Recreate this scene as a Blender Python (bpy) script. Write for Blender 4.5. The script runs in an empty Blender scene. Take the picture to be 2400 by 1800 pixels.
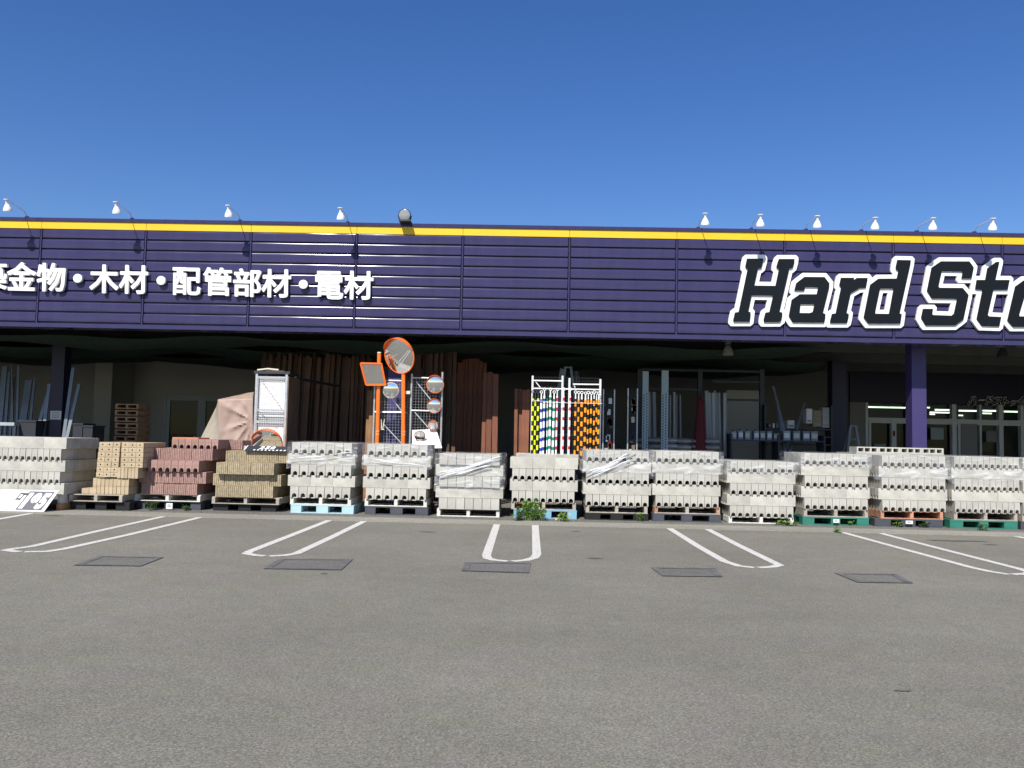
import bpy, bmesh, math, random
from mathutils import Vector, Matrix, geometry
random.seed(7)
R = math.radians
SC = bpy.context.scene
COL = SC.collection

# ------------------------------------------------------------------ camera
CAM = Vector((0, 0, 1.36))
FPX = 2010.0            # focal length in pixels of a 2400 px wide picture
YAW, PITCH, ROLL = R(1.2), R(3.67), R(1.22)
fw = Vector((-math.sin(YAW)*math.cos(PITCH), math.cos(YAW)*math.cos(PITCH), math.sin(PITCH)))
r0 = Vector((math.cos(YAW), math.sin(YAW), 0))
u0 = r0.cross(fw)
rt = r0*math.cos(ROLL) + u0*math.sin(ROLL)
up = u0*math.cos(ROLL) - r0*math.sin(ROLL)
cam = bpy.data.cameras.new('camera'); camo = bpy.data.objects.new('camera', cam); COL.objects.link(camo)
cam.sensor_width = 36; cam.lens = 36*FPX/2400; cam.clip_end = 3000; cam.clip_start = .05
m = Matrix((rt, up, -fw)).transposed().to_4x4(); m.translation = CAM; camo.matrix_world = m
SC.camera = camo

# ------------------------------------------------------------------ world, sun, exposure
SUN_AZ, SUN_EL = R(18), R(45)      # azimuth left of the facade's normal, behind the camera
w = bpy.data.worlds.new('World'); SC.world = w; w.use_nodes = True
nt = w.node_tree; bg = nt.nodes['Background']; bg.inputs[1].default_value = .105
sky = nt.nodes.new('ShaderNodeTexSky'); sky.sky_type = 'NISHITA'; sky.sun_disc = False
sky.sun_elevation = SUN_EL; sky.sun_rotation = math.pi + SUN_AZ
sky.air_density = 1.0; sky.dust_density = .5; sky.ozone_density = 3.2; sky.altitude = 100
hsv = nt.nodes.new('ShaderNodeHueSaturation'); hsv.inputs['Saturation'].default_value = 1.28; hsv.inputs['Value'].default_value = .99; hsv.inputs['Hue'].default_value = .514
nt.links.new(sky.outputs[0], hsv.inputs['Color']); nt.links.new(hsv.outputs[0], bg.inputs[0])
sl = bpy.data.lights.new('sun', 'SUN'); sl.energy = 5.0; sl.angle = R(.53); sl.color = (1, .955, .88)
so = bpy.data.objects.new('sun', sl); COL.objects.link(so)
sdir = Vector((math.sin(SUN_AZ)*math.cos(SUN_EL), math.cos(SUN_AZ)*math.cos(SUN_EL), -math.sin(SUN_EL)))
so.rotation_euler = sdir.to_track_quat('-Z', 'Y').to_euler()
SC.view_settings.view_transform = 'Standard'; SC.view_settings.look = 'None'
SC.view_settings.exposure = .30; SC.view_settings.gamma = 1
SC.cycles.max_bounces = 8; SC.cycles.transparent_max_bounces = 16

# ------------------------------------------------------------------ pixel -> place helpers (the photograph's 2400 x 1800 pixels)
def ray(px, py):
    return (fw + rt*((px-1200)/FPX) + up*((900-py)/FPX))
def P(px, py, Y):
    d = ray(px, py); return CAM + d*((Y-CAM.y)/d.y)
def G(px, py, z=0):
    d = ray(px, py); return CAM + d*((z-CAM.z)/d.z)
def X(px, Y, py=1100): return P(px, py, Y).x
def Z(py, Y, px=1200): return P(px, py, Y).z

# ------------------------------------------------------------------ materials
MATS = {}
def mat(name, col, rough=.7, metal=0, var=.0, vscale=3, bump=0, bscale=60, spec=.5, col2=None, rand=0, stretch=None, emit=None, coat=0, trans=0, mlo=.35, mhi=.65):
    if name in MATS: return MATS[name]
    m = bpy.data.materials.new(name); m.use_nodes = True; N = m.node_tree.nodes; L = m.node_tree.links
    b = N['Principled BSDF']; b.inputs['Base Color'].default_value = (*col, 1)
    b.inputs['Roughness'].default_value = rough; b.inputs['Metallic'].default_value = metal
    b.inputs['Specular IOR Level'].default_value = spec
    b.inputs['Coat Weight'].default_value = coat
    if trans: b.inputs['Transmission Weight'].default_value = trans
    if emit:
        b.inputs['Emission Color'].default_value = (*emit[0], 1); b.inputs['Emission Strength'].default_value = emit[1]
    tc = N.new('ShaderNodeTexCoord'); mp = N.new('ShaderNodeMapping')
    L.new(tc.outputs['Object'], mp.inputs[0])
    if stretch: mp.inputs['Scale'].default_value = stretch
    src = None
    if var or col2:
        nz = N.new('ShaderNodeTexNoise'); nz.inputs['Scale'].default_value = vscale; nz.inputs['Detail'].default_value = 6; nz.inputs['Roughness'].default_value = .65
        L.new(mp.outputs[0], nz.inputs[0])
        mr = N.new('ShaderNodeMapRange'); L.new(nz.outputs[0], mr.inputs[0])
        mr.inputs[1].default_value = mlo; mr.inputs[2].default_value = mhi
        mx = N.new('ShaderNodeMix'); mx.data_type = 'RGBA'; L.new(mr.outputs[0], mx.inputs[0])
        c2 = col2 or tuple(min(1, c*(1+var)) for c in col); c1 = col if col2 else tuple(c*(1-var) for c in col)
        mx.inputs[6].default_value = (*c1, 1); mx.inputs[7].default_value = (*c2, 1)
        src = mx.outputs[2]
    if rand:
        oi = N.new('ShaderNodeObjectInfo'); hs = N.new('ShaderNodeHueSaturation')
        mr2 = N.new('ShaderNodeMapRange'); L.new(oi.outputs['Random'], mr2.inputs[0]); mr2.inputs[3].default_value = 1-rand; mr2.inputs[4].default_value = 1+rand
        L.new(mr2.outputs[0], hs.inputs['Value'])
        if src: L.new(src, hs.inputs['Color'])
        else: hs.inputs['Color'].default_value = (*col, 1)
        src = hs.outputs[0]
    if src: L.new(src, b.inputs['Base Color'])
    if bump:
        n2 = N.new('ShaderNodeTexNoise'); n2.inputs['Scale'].default_value = bscale; n2.inputs['Detail'].default_value = 4
        L.new(mp.outputs[0], n2.inputs[0]); bp = N.new('ShaderNodeBump'); bp.inputs['Strength'].default_value = bump; bp.inputs['Distance'].default_value = .01
        L.new(n2.outputs[0], bp.inputs['Height']); L.new(bp.outputs[0], b.inputs['Normal'])
    MATS[name] = m; return m

def asphalt_mat(name, base, k=1.0):
    m = bpy.data.materials.new(name); m.use_nodes = True; N = m.node_tree.nodes; L = m.node_tree.links
    b = N['Principled BSDF']; b.inputs['Roughness'].default_value = .9; b.inputs['Specular IOR Level'].default_value = .25
    tc = N.new('ShaderNodeTexCoord')
    def noise(s, d=3, r=.6, vec=None):
        n = N.new('ShaderNodeTexNoise'); n.inputs['Scale'].default_value = s; n.inputs['Detail'].default_value = d; n.inputs['Roughness'].default_value = r
        L.new(vec or tc.outputs['Object'], n.inputs[0]); return n.outputs[0]
    def rng(s, a, b_, lo, hi):
        r_ = N.new('ShaderNodeMapRange'); L.new(s, r_.inputs[0])
        for i, v in enumerate((a, b_, lo, hi)): r_.inputs[1+i].default_value = v
        return r_.outputs[0]
    def mul(a, b_):
        q = N.new('ShaderNodeMath'); q.operation = 'MULTIPLY'; L.new(a, q.inputs[0]); L.new(b_, q.inputs[1]); return q.outputs[0]
    fine = rng(noise(75, 5, .8), .36, .64, .64, 1.40)
    grit = rng(noise(210, 2), .38, .62, .86, 1.16)
    med = rng(noise(5, 5, .7), .3, .7, .93, 1.07)
    big = rng(noise(.35, 6, .6), .3, .7, .86, 1.12)
    st = N.new('ShaderNodeMapping'); st.inputs['Scale'].default_value = (.10, 1.3, 1); st.inputs['Rotation'].default_value = (0, 0, .06); L.new(tc.outputs['Object'], st.inputs[0])
    tyre = rng(noise(1.1, 5, .6, st.outputs[0]), .35, .68, .96, 1.03)
    vo = N.new('ShaderNodeTexVoronoi'); vo.inputs['Scale'].default_value = 95; L.new(tc.outputs['Object'], vo.inputs[0])
    stone = rng(vo.outputs['Color'], .2, .95, .82, 1.3)
    sp = rng(noise(1.3, 4, .8), .69, .74, 1, .72)
    v = mul(mul(mul(mul(fine, grit), mul(med, big)), mul(tyre, stone)), sp)
    mx = N.new('ShaderNodeMix'); mx.data_type = 'RGBA'; mx.blend_type = 'MULTIPLY'; mx.inputs[0].default_value = 1
    tn = N.new('ShaderNodeMix'); tn.data_type = 'RGBA'; L.new(rng(noise(1.6, 6, .75), .35, .65, 0, 1), tn.inputs[0])
    tn.inputs[6].default_value = (base[0]*1.03, base[1]*.985, base[2]*1.0, 1); tn.inputs[7].default_value = (base[0]*.985, base[1]*1.015, base[2]*.90, 1)
    L.new(tn.outputs[2], mx.inputs[6]); L.new(v, mx.inputs[7])
    L.new(mx.outputs[2], b.inputs['Base Color'])
    bp = N.new('ShaderNodeBump'); bp.inputs['Strength'].default_value = .5; bp.inputs['Distance'].default_value = .006
    L.new(noise(120, 3, .7), bp.inputs['Height']); L.new(bp.outputs[0], b.inputs['Normal'])
    MATS[name] = m; return m

def paint_mat():                 # worn road paint: flakes off to bare asphalt
    m = bpy.data.materials.new('road_paint'); m.use_nodes = True; N = m.node_tree.nodes; L = m.node_tree.links
    b = N['Principled BSDF']; b.inputs['Roughness'].default_value = .7
    tc = N.new('ShaderNodeTexCoord'); n = N.new('ShaderNodeTexNoise'); n.inputs['Scale'].default_value = 26; n.inputs['Detail'].default_value = 6; n.inputs['Roughness'].default_value = .75
    L.new(tc.outputs['Object'], n.inputs[0]); r = N.new('ShaderNodeMapRange'); L.new(n.outputs[0], r.inputs[0]); r.inputs[1].default_value = .53; r.inputs[2].default_value = .64
    mx = N.new('ShaderNodeMix'); mx.data_type = 'RGBA'; L.new(r.outputs[0], mx.inputs[0]); mx.inputs[6].default_value = (.62, .60, .55, 1); mx.inputs[7].default_value = (.26, .25, .22, 1)
    L.new(mx.outputs[2], b.inputs['Base Color']); MATS['road_paint'] = m; return m

def stripe_mat(name, c1, c2, period, duty):
    m = bpy.data.materials.new(name); m.use_nodes = True; N = m.node_tree.nodes; L = m.node_tree.links
    b = N['Principled BSDF']; b.inputs['Roughness'].default_value = .35
    tc = N.new('ShaderNodeTexCoord'); s = N.new('ShaderNodeSeparateXYZ'); L.new(tc.outputs['Object'], s.inputs[0])
    d = N.new('ShaderNodeMath'); d.operation = 'DIVIDE'; d.inputs[1].default_value = period; L.new(s.outputs[2], d.inputs[0])
    f = N.new('ShaderNodeMath'); f.operation = 'FRACT'; L.new(d.outputs[0], f.inputs[0])
    g = N.new('ShaderNodeMath'); g.operation = 'LESS_THAN'; g.inputs[1].default_value = duty; L.new(f.outputs[0], g.inputs[0])
    mx = N.new('ShaderNodeMix'); mx.data_type = 'RGBA'; L.new(g.outputs[0], mx.inputs[0]); mx.inputs[6].default_value = (*c2, 1); mx.inputs[7].default_value = (*c1, 1)
    L.new(mx.outputs[2], b.inputs['Base Color']); MATS[name] = m; return m

def wrap_mat():                  # crinkled stretch film
    m = bpy.data.materials.new('stretch_film'); m.use_nodes = True; N = m.node_tree.nodes; L = m.node_tree.links
    out = N['Material Output']; b = N['Principled BSDF']; b.inputs['Base Color'].default_value = (.86, .87, .89, 1); b.inputs['Roughness'].default_value = .16
    tr = N.new('ShaderNodeBsdfTransparent'); tr.inputs[0].default_value = (.97, .975, .98, 1); ms = N.new('ShaderNodeMixShader')
    tc = N.new('ShaderNodeTexCoord'); mp = N.new('ShaderNodeMapping'); mp.inputs['Scale'].default_value = (1, 1, 4.5); mp.inputs['Rotation'].default_value = (0, .22, 0); L.new(tc.outputs['Object'], mp.inputs[0])
    n = N.new('ShaderNodeTexNoise'); n.inputs['Scale'].default_value = 2.6; n.inputs['Detail'].default_value = 6; n.inputs['Roughness'].default_value = .62; n.inputs['Distortion'].default_value = .8
    L.new(mp.outputs[0], n.inputs[0]); r = N.new('ShaderNodeMapRange'); L.new(n.outputs[0], r.inputs[0])
    r.inputs[1].default_value = .50; r.inputs[2].default_value = .74; r.inputs[3].default_value = .07; r.inputs[4].default_value = .55
    L.new(r.outputs[0], ms.inputs[0]); L.new(tr.outputs[0], ms.inputs[1]); L.new(b.outputs[0], ms.inputs[2]); L.new(ms.outputs[0], out.inputs[0])
    bp = N.new('ShaderNodeBump'); bp.inputs['Strength'].default_value = .8; bp.inputs['Distance'].default_value = .03; L.new(n.outputs[0], bp.inputs['Height']); L.new(bp.outputs[0], b.inputs['Normal'])
    MATS['stretch_film'] = m; return m

def glass_mat(name='window_glass', tint=(.75, .8, .8)):
    m = bpy.data.materials.new(name); m.use_nodes = True; N = m.node_tree.nodes; L = m.node_tree.links
    out = N['Material Output']; N.remove(N['Principled BSDF'])
    tr = N.new('ShaderNodeBsdfTransparent'); tr.inputs[0].default_value = (*tint, 1); gl = N.new('ShaderNodeBsdfGlossy'); gl.inputs[1].default_value = .02
    fr = N.new('ShaderNodeFresnel'); fr.inputs[0].default_value = 1.22; ms = N.new('ShaderNodeMixShader')
    L.new(fr.outputs[0], ms.inputs[0]); L.new(tr.outputs[0], ms.inputs[1]); L.new(gl.outputs[0], ms.inputs[2]); L.new(ms.outputs[0], out.inputs[0])
    MATS[name] = m; return m

def film_white():
    m = MATS['stretch_film'].copy(); m.name = 'film_white'; N = m.node_tree.nodes
    for n in N:
        if n.type == 'MAP_RANGE': n.inputs[3].default_value = .35; n.inputs[4].default_value = .95; n.inputs[1].default_value = .3; n.inputs[2].default_value = .6
    MATS['film_white'] = m
asphalt_mat('asphalt', (.181, .173, .149)); paint_mat(); wrap_mat(); glass_mat(); film_white()
asphalt_mat('old_tar', (.140, .136, .130)); asphalt_mat('gutter', (.255, .245, .215)); asphalt_mat('apron', (.15, .145, .135)); asphalt_mat('stain', (.105, .10, .088))
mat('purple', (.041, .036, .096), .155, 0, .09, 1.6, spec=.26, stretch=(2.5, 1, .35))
mat('purple_dark', (.015, .014, .042), .5)  # dark purple; for columns deep under the canopy, shade put into the colour
mat('purple_col', (.040, .030, .115), .5, var=.08)
mat('yellow', (.74, .48, .010), .4, var=.04, vscale=.6)
mat('letter_white', (.82, .82, .80), .45, var=.02)
mat('letter_dark', (.0055, .008, .012), .75, spec=.15)
mat('concrete_block', (.445, .432, .382), .95, var=.14, vscale=4, bump=.4, bscale=120, rand=.09, spec=.2)
mat('red_block', (.345, .215, .185), .95, var=.18, vscale=14, bump=.8, bscale=70, rand=.10, spec=.2)
mat('tan_block', (.37, .305, .20), .95, var=.22, vscale=16, bump=.8, bscale=70, rand=.10, spec=.2)
mat('tan_brick', (.45, .36, .235), .92, var=.12, vscale=10, bump=.4, bscale=90, rand=.08, spec=.2)
mat('pallet_wood', (.36, .32, .27), .9, var=.25, vscale=6, bump=.3, stretch=(1, 6, 6), rand=.1)
mat('pile_wood', (.36, .21, .11), .9, var=.25, vscale=6, rand=.15); mat('pallet_white', (.62, .60, .54), .9, var=.15, vscale=6, bump=.3, stretch=(1, 6, 6))
mat('pallet_red', (.42, .21, .13), .9, var=.3, vscale=6)
mat('plastic_blue', (.40, .58, .62), .5, var=.06); mat('plastic_cyan', (.20, .40, .52), .5, var=.08)
mat('plastic_grey', (.06, .065, .078), .6, var=.15); mat('plastic_black', (.008, .008, .009), .6, var=.2)
mat('plastic_green', (.03, .18, .13), .5, var=.15)
mat('orange', (.92, .17, .018), .35, var=.04); mat('white_metal', (.75, .75, .73), .4)
mat('galv', (.50, .52, .53), .42, .6, var=.15, vscale=12); mat('dark_metal', (.04, .045, .055), .5, .3)
mat('mirror', (.86, .87, .88), .03, 1); mat('tarp', (.36, .265, .215), .75, var=.10, vscale=5, bump=.5, bscale=14)
mat('tarp_pale', (.36, .315, .25), .75, var=.10, vscale=5, bump=.4, bscale=14)
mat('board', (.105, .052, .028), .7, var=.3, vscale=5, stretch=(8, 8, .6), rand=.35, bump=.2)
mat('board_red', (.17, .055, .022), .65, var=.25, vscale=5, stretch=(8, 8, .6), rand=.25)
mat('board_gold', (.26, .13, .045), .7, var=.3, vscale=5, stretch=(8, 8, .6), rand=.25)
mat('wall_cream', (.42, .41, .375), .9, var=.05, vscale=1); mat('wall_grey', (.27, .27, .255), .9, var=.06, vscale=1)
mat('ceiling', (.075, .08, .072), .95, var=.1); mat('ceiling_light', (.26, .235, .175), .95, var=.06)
mat('net', (.010, .028, .018), .9, var=.3, vscale=8); mat('alu', (.16, .18, .19), .4, .4, var=.1)
mat('alu_frame', (.74, .80, .82), .5); mat('pipe', (.30, .31, .31), .4, .2, rand=.35); mat('film_blue', (.34, .43, .46), .5)
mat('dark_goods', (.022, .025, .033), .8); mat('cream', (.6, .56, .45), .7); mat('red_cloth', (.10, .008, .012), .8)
mat('can_blue', (.22, .28, .36), .5, rand=.4); mat('bag', (.33, .33, .32), .8, var=.2, rand=.4)
mat('leaf', (.14, .24, .045), .6, rand=.2, var=.35, vscale=20); mat('leaf_dark', (.06, .11, .028), .6, rand=.2, var=.3, vscale=20); mat('flower', (.75, .6, .04), .6)
mat('lens', (.25, .27, .28), .08, spec=1); mat('bulb', (.80, .80, .78), .35); mat('grey_paint', (.22, .24, .26), .4)
mat('tube', (.9, .95, .8), .5, emit=((.93, 1, .80), 2.3)); mat('paper', (.72, .72, .68), .8); mat('ink', (.05, .05, .06), .7)
mat('sign_grey', (.85, .85, .82), .6); mat('sign_dark', (.03, .035, .045), .5); mat('brown_panel', (.16, .11, .07), .7, var=.2)

# ------------------------------------------------------------------ mesh builder
class MB:
    def __init__(s): s.v = []; s.f = []
    def quad(s, a, b, c, d):
        n = len(s.v); s.v += [Vector(a), Vector(b), Vector(c), Vector(d)]; s.f.append((n, n+1, n+2, n+3)); return s
    def hexa(s, p):              # 8 points: bottom 4 then top 4
        n = len(s.v); s.v += [Vector(q) for q in p]
        s.f += [tuple(n+i for i in t) for t in ((3, 2, 1, 0), (4, 5, 6, 7), (0, 1, 5, 4), (1, 2, 6, 5), (2, 3, 7, 6), (3, 0, 4, 7))]; return s
    def box(s, x0, x1, y0, y1, z0, z1):
        return s.hexa([(x0, y0, z0), (x1, y0, z0), (x1, y1, z0), (x0, y1, z0), (x0, y0, z1), (x1, y0, z1), (x1, y1, z1), (x0, y1, z1)])
    def bar(s, a, b, w, h=None, side=None):   # rectangular bar from a to b
        a = Vector(a); b = Vector(b); h = h or w; d = (b-a).normalized()
        u = d.cross(Vector(side) if side else (Vector((0, 1, 0)) if abs(d.y) < .9 else Vector((1, 0, 0)))).normalized(); v = d.cross(u)
        u *= w/2; v *= h/2
        return s.hexa([a-u-v, a+u-v, a+u+v, a-u+v, b-u-v, b+u-v, b+u+v, b-u+v])
    def tube(s, pts, r, n=10, cap=True):
        pts = [Vector(p) for p in pts]; rs = r if isinstance(r, (list, tuple)) else [r]*len(pts); base = len(s.v); pu = None
        for i, p in enumerate(pts):
            d = (pts[min(i+1, len(pts)-1)] - pts[max(i-1, 0)]).normalized()
            u = pu - d*pu.dot(d) if pu else d.orthogonal(); u.normalize(); pu = u; v = d.cross(u)
            for k in range(n):
                a = 2*math.pi*k/n; s.v.append(p + (u*math.cos(a)+v*math.sin(a))*rs[i])
        for i in range(len(pts)-1):
            for k in range(n):
                a = base+i*n+k; b = base+i*n+(k+1) % n; s.f.append((a, b, b+n, a+n))
        if cap: s.f.append(tuple(base+k for k in reversed(range(n)))); s.f.append(tuple(base+(len(pts)-1)*n+k for k in range(n)))
        return s
    def prism(s, poly, y0, y1):  # poly in (x, z); convex or simple, extruded along y
        n = len(poly); b = len(s.v)
        s.v += [Vector((x, y0, z)) for x, z in poly] + [Vector((x, y1, z)) for x, z in poly]
        s.f.append(tuple(range(b, b+n))); s.f.append(tuple(reversed(range(b+n, b+2*n))))
        for i in range(n): j = (i+1) % n; s.f.append((b+j, b+i, b+n+i, b+n+j))
        return s
    def lathe(s, o, axis, prof, n=20):   # prof: (distance along axis, radius)
        o = Vector(o); ax = Vector(axis).normalized(); return s.tube([o+ax*t for t, _ in prof], [r for _, r in prof], n)
    def torus(s, o, nrm, R_, r_, n=28, k=8, sx=1, sz=1):
        o = Vector(o); nrm = Vector(nrm).normalized(); u = Vector((0, 0, 1)).cross(nrm).normalized(); v = nrm.cross(u); b = len(s.v)
        for i in range(n):
            a = 2*math.pi*i/n; c = o + u*math.cos(a)*R_*sx + v*math.sin(a)*R_*sz; rd = (u*math.cos(a)+v*math.sin(a))
            for j in range(k):
                q = 2*math.pi*j/k; s.v.append(c + rd*math.cos(q)*r_ + nrm*math.sin(q)*r_)
        for i in range(n):
            for j in range(k):
                a = b+i*k+j; c = b+i*k+(j+1) % k; d = b+((i+1) % n)*k+(j+1) % k; e = b+((i+1) % n)*k+j; s.f.append((a, c, d, e))
        return s
    def add(s, other, M=None):
        b = len(s.v); s.v += [(M @ p if M else p) for p in other.v]; s.f += [tuple(i+b for i in f) for f in other.f]; return s
    def mesh(s, name, off=Vector((0, 0, 0)), smooth=False):
        me = bpy.data.meshes.new(name); me.from_pydata([tuple(p-off) for p in s.v], [], s.f); me.update()
        bm = bmesh.new(); bm.from_mesh(me); bmesh.ops.recalc_face_normals(bm, faces=bm.faces); bm.to_mesh(me); bm.free()
        if smooth:
            for p in me.polygons: p.use_smooth = True
            try: me.set_sharp_from_angle(angle=R(38))
            except Exception: pass
        return me
    def build(s, name, material, parent=None, smooth=False, origin=None, **tags):
        off = Vector((0, 0, 0))
        if parent is not None:
            q = parent
            while q is not None: off += q.location; q = q.parent
        elif origin is not None: off = Vector(origin)
        o = bpy.data.objects.new(name, s.mesh(name, off, smooth)); COL.objects.link(o)
        o.data.materials.append(MATS[material] if isinstance(material, str) else material)
        if parent is not None: o.parent = parent
        elif origin is not None: o.location = off
        tag(o, **tags); return o

def tag(o, label=None, cat=None, group=None, kind=None):
    if label: o['label'] = label
    if cat: o['category'] = cat
    if group: o['group'] = group
    if kind: o['kind'] = kind
    return o
def thing(name, loc, label, cat, group=None):
    o = bpy.data.objects.new(name, None); o.empty_display_size = .1; COL.objects.link(o); o.location = loc
    return tag(o, label, cat, group)
def struct(name, mb, m): return mb.build(name, m, kind='structure')
ORD = ['', 'first', 'second', 'third', 'fourth', 'fifth', 'sixth', 'seventh', 'eighth', 'ninth', 'tenth', 'eleventh', 'twelfth', 'thirteenth', 'fourteenth', 'fifteenth']

# ------------------------------------------------------------------ ground
YF = 16.3                        # front plane of the fascia
YC = 17.05                       # front of the canopy columns
YB = 26.0                        # back wall under the canopy
struct('asphalt', MB().quad((-400, -400, 0), (400, -400, 0), (400, 400, 0), (-400, 400, 0)), 'asphalt')
struct('pavement', MB().box(-40, 40, 14.42, YB+40, -.1, .004), 'apron')
struct('gutter_strip', MB().box(-40, 40, 13.72, 14.416, -.1, .006), 'gutter')

def road_line(pts, w=.105, closed_px=True, z=.004):
    g = [G(*p) for p in pts]; mb = MB(); L_ = []; R_ = []
    for i, p in enumerate(g):
        d1 = (g[i]-g[i-1]).normalized() if i else (g[1]-g[0]).normalized(); d2 = (g[i+1]-g[i]).normalized() if i < len(g)-1 else d1
        d = (d1+d2).normalized(); nn = Vector((-d.y, d.x, 0)); k = 1/max(.5, nn.dot(Vector((-d1.y, d1.x, 0))))
        L_.append(p+nn*w/2*k); R_.append(p-nn*w/2*k)
    for i in range(len(g)-1):
        a, b, c, d = L_[i], L_[i+1], R_[i+1], R_[i]
        mb.quad(*[(q.x, q.y, z) for q in (a, b, c, d)])
    return mb
def road_mark(paths):
    mb = MB()
    for p in paths: mb.add(road_line(p))
    return struct('parking_line', mb, 'road_paint')
road_mark([[(108, 1199), (60, 1206), (-60, 1227)], [(22, 1196.5), (-60, 1209)]])
road_mark([[(410, 1205), (230, 1245), (75, 1281), (30, 1287), (14, 1290), (45, 1294)], [(57, 1294), (110, 1293), (150, 1287), (300, 1254), (494, 1207)]])
road_mark([[(789, 1213), (680, 1256), (585, 1293), (577, 1298), (600, 1302), (621, 1303.5)], [(631, 1304), (668, 1302), (694, 1298), (780, 1258), (872, 1213)]])
road_mark([[(1168, 1219), (1140, 1302), (1143, 1309), (1158, 1313), (1190, 1316)], [(1201, 1316), (1232, 1313.5), (1252, 1308), (1258, 1300), (1254, 1222)]])
road_mark([[(1555, 1230), (1640, 1283), (1698, 1316), (1732, 1327), (1768, 1331)], [(1778, 1331), (1812, 1329), (1827, 1325), (1812, 1318), (1730, 1278), (1640, 1231)]])
road_mark([[(1945, 1240), (2120, 1288), (2275, 1330), (2320, 1340), (2366, 1347)], [(2373, 1347), (2410, 1345), (2413, 1341), (2390, 1334), (2210, 1288), (2032, 1242)]])
road_mark([[(2340, 1250), (2420, 1265), (2560, 1292)]])
for q in ([(172, 1326), (233, 1304), (384, 1307), (330, 1328)], [(617, 1334), (655, 1311), (827, 1312), (800, 1337)], [(1082, 1339), (1089, 1319), (1244, 1320), (1240, 1344)],
          [(1525, 1331), (1677, 1333), (1694, 1353), (1552, 1351)], [(1956, 1344), (2101, 1347), (2140, 1368), (2010, 1366)]):
    g = [G(*p) for p in q]; mb = MB(); mb.quad(*[(p.x, p.y, .004) for p in g])
    c = sum(g, Vector())/4; struct('asphalt_patch', mb, 'old_tar')
    rim = MB()
    for i in range(4):
        a, b = g[i], g[(i+1) % 4]; d = (b-a).normalized(); n_ = Vector((-d.y, d.x, 0)); 
        if (c-a).dot(n_) < 0: n_ = -n_
        a2 = a+n_*.07+d*.07; b2 = b+n_*.07-d*.07
        rim.quad(*[(p.x, p.y, .008) for p in (a, b, b2, a2)])
    struct('asphalt_patch_edge', rim, mat('tar_seal', (.122, .119, .115), .85, var=.22, vscale=5))

rnd0 = random.Random(21)
for px, py, a_, b_ in ((2247, 1268, .46, .10), (2322, 1277, .10, .05), (124, 1209, .16, .06), (542, 1211, .10, .05), (1000, 1247, .14, .05), (1395, 1309, .10, .05), (1350, 1246, .10, .04), (2115, 1620, .05, .02), (760, 1345, .04, .03)):
    c = G(px, py); n_ = 22; mb = MB(); mb.v = [Vector((c.x+math.cos(6.283*k/n_)*a_*rnd0.uniform(.6, 1.15), c.y+math.sin(6.283*k/n_)*b_*rnd0.uniform(.6, 1.3), .004)) for k in range(n_)]; mb.f = [tuple(range(n_))]
    struct('oil_stain', mb, 'stain')
# ------------------------------------------------------------------ the store building
cx0 = 0
zTop, zYel1, zYel0, zRib0, zBot = Z(528.5, YF), Z(536.3, YF), Z(554, YF), Z(777, YF), Z(787, YF)
store = thing('store_building', (0, YF, 0), 'purple hardware store with long ribbed fascia, yellow stripe and deep open canopy', 'building')
XL, XR = -16, 18
joints = [X(1083, YF, 640) + k*2.055 for k in range(-7, 9)]
joints = [j for j in joints if XL-2.1 < j < XR+2.1]
ribh = (zYel0-zRib0)/9
def rib_profile():
    pr = []                      # (y offset, z) from top to bottom
    z = zYel0
    for i in range(9):
        t = z; b = z-ribh
        pr += [(.004, t), (-.0022, t-.015), (-.0042, t-.05), (-.004, t-.095), (-.0025, t-.14), (.001, b+.034), (.05, b+.033), (.05, b+.002)]
        z = b
    pr += [(0.012, zRib0)]
    return pr
rp = rib_profile()
for a, b in zip(joints[:-1], joints[1:]):
    mb = MB(); x0, x1 = a+.029, b-.029; n = len(rp); ns = 8
    for j in range(ns+1):
        x = x0+(x1-x0)*j/ns
        for (yo, z) in rp:
            warp = .0025*math.sin(x*5.1+z*11)+.002*math.sin(x*9.7-z*23+1)
            mb.v.append(Vector((x, YF+yo+(warp if 0 < j < ns else 0), z)))
    for j in range(ns):
        for i in range(n-1): mb.f.append((j*n+i, j*n+i+1, (j+1)*n+i+1, (j+1)*n+i))
    mb.build('fascia_panel', 'purple', store, smooth=True)
    MB().box(a+.004, b-.004, YF-.012, YF+.05, zYel0+.002, zYel1).build('yellow_band', 'yellow', store)
for j in joints:
    mb = MB(); mb.box(j-.013, j+.013, YF-.012, YF+.05, zRib0, zYel0); mb.build('joint_strip', 'purple', store)
MB().box(XL-1, XR+1, YF+.05, YF+.35, zBot+.01, zTop-.02).build('fascia_backing', 'purple_dark', store)
MB().box(XL-1, XR+1, YF-.035, YF+.38, zYel1+.002, zTop).build('coping', 'purple', store)
MB().box(XL-1, XR+1, YF-.016, YF+.36, zBot, zRib0-.002).build('bottom_trim', 'purple', store)
zCeil = 3.62
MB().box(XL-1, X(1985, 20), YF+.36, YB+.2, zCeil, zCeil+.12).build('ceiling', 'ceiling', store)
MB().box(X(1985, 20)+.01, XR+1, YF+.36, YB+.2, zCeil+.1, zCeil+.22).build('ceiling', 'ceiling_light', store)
MB().box(XL-1, XR+1, YF+.37, YB+26, zTop-.5, zTop-.4).build('roof', 'dark_metal', store)
for yb in (18.6, 21.0, 23.4):
    MB().box(XL-1, XR+1, yb, yb+.18, zCeil-.22, zCeil-.002).build('ceiling_beam', 'ceiling', store)
MB().box(XL-1.2, XL-1, YF+.4, YB+26, 0, zTop-.5).build('wall', 'wall_grey', store)
MB().box(XR+1, XR+1.2, YF+.4, YB+26, 0, zTop-.5).build('wall', 'wall_grey', store)
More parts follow.
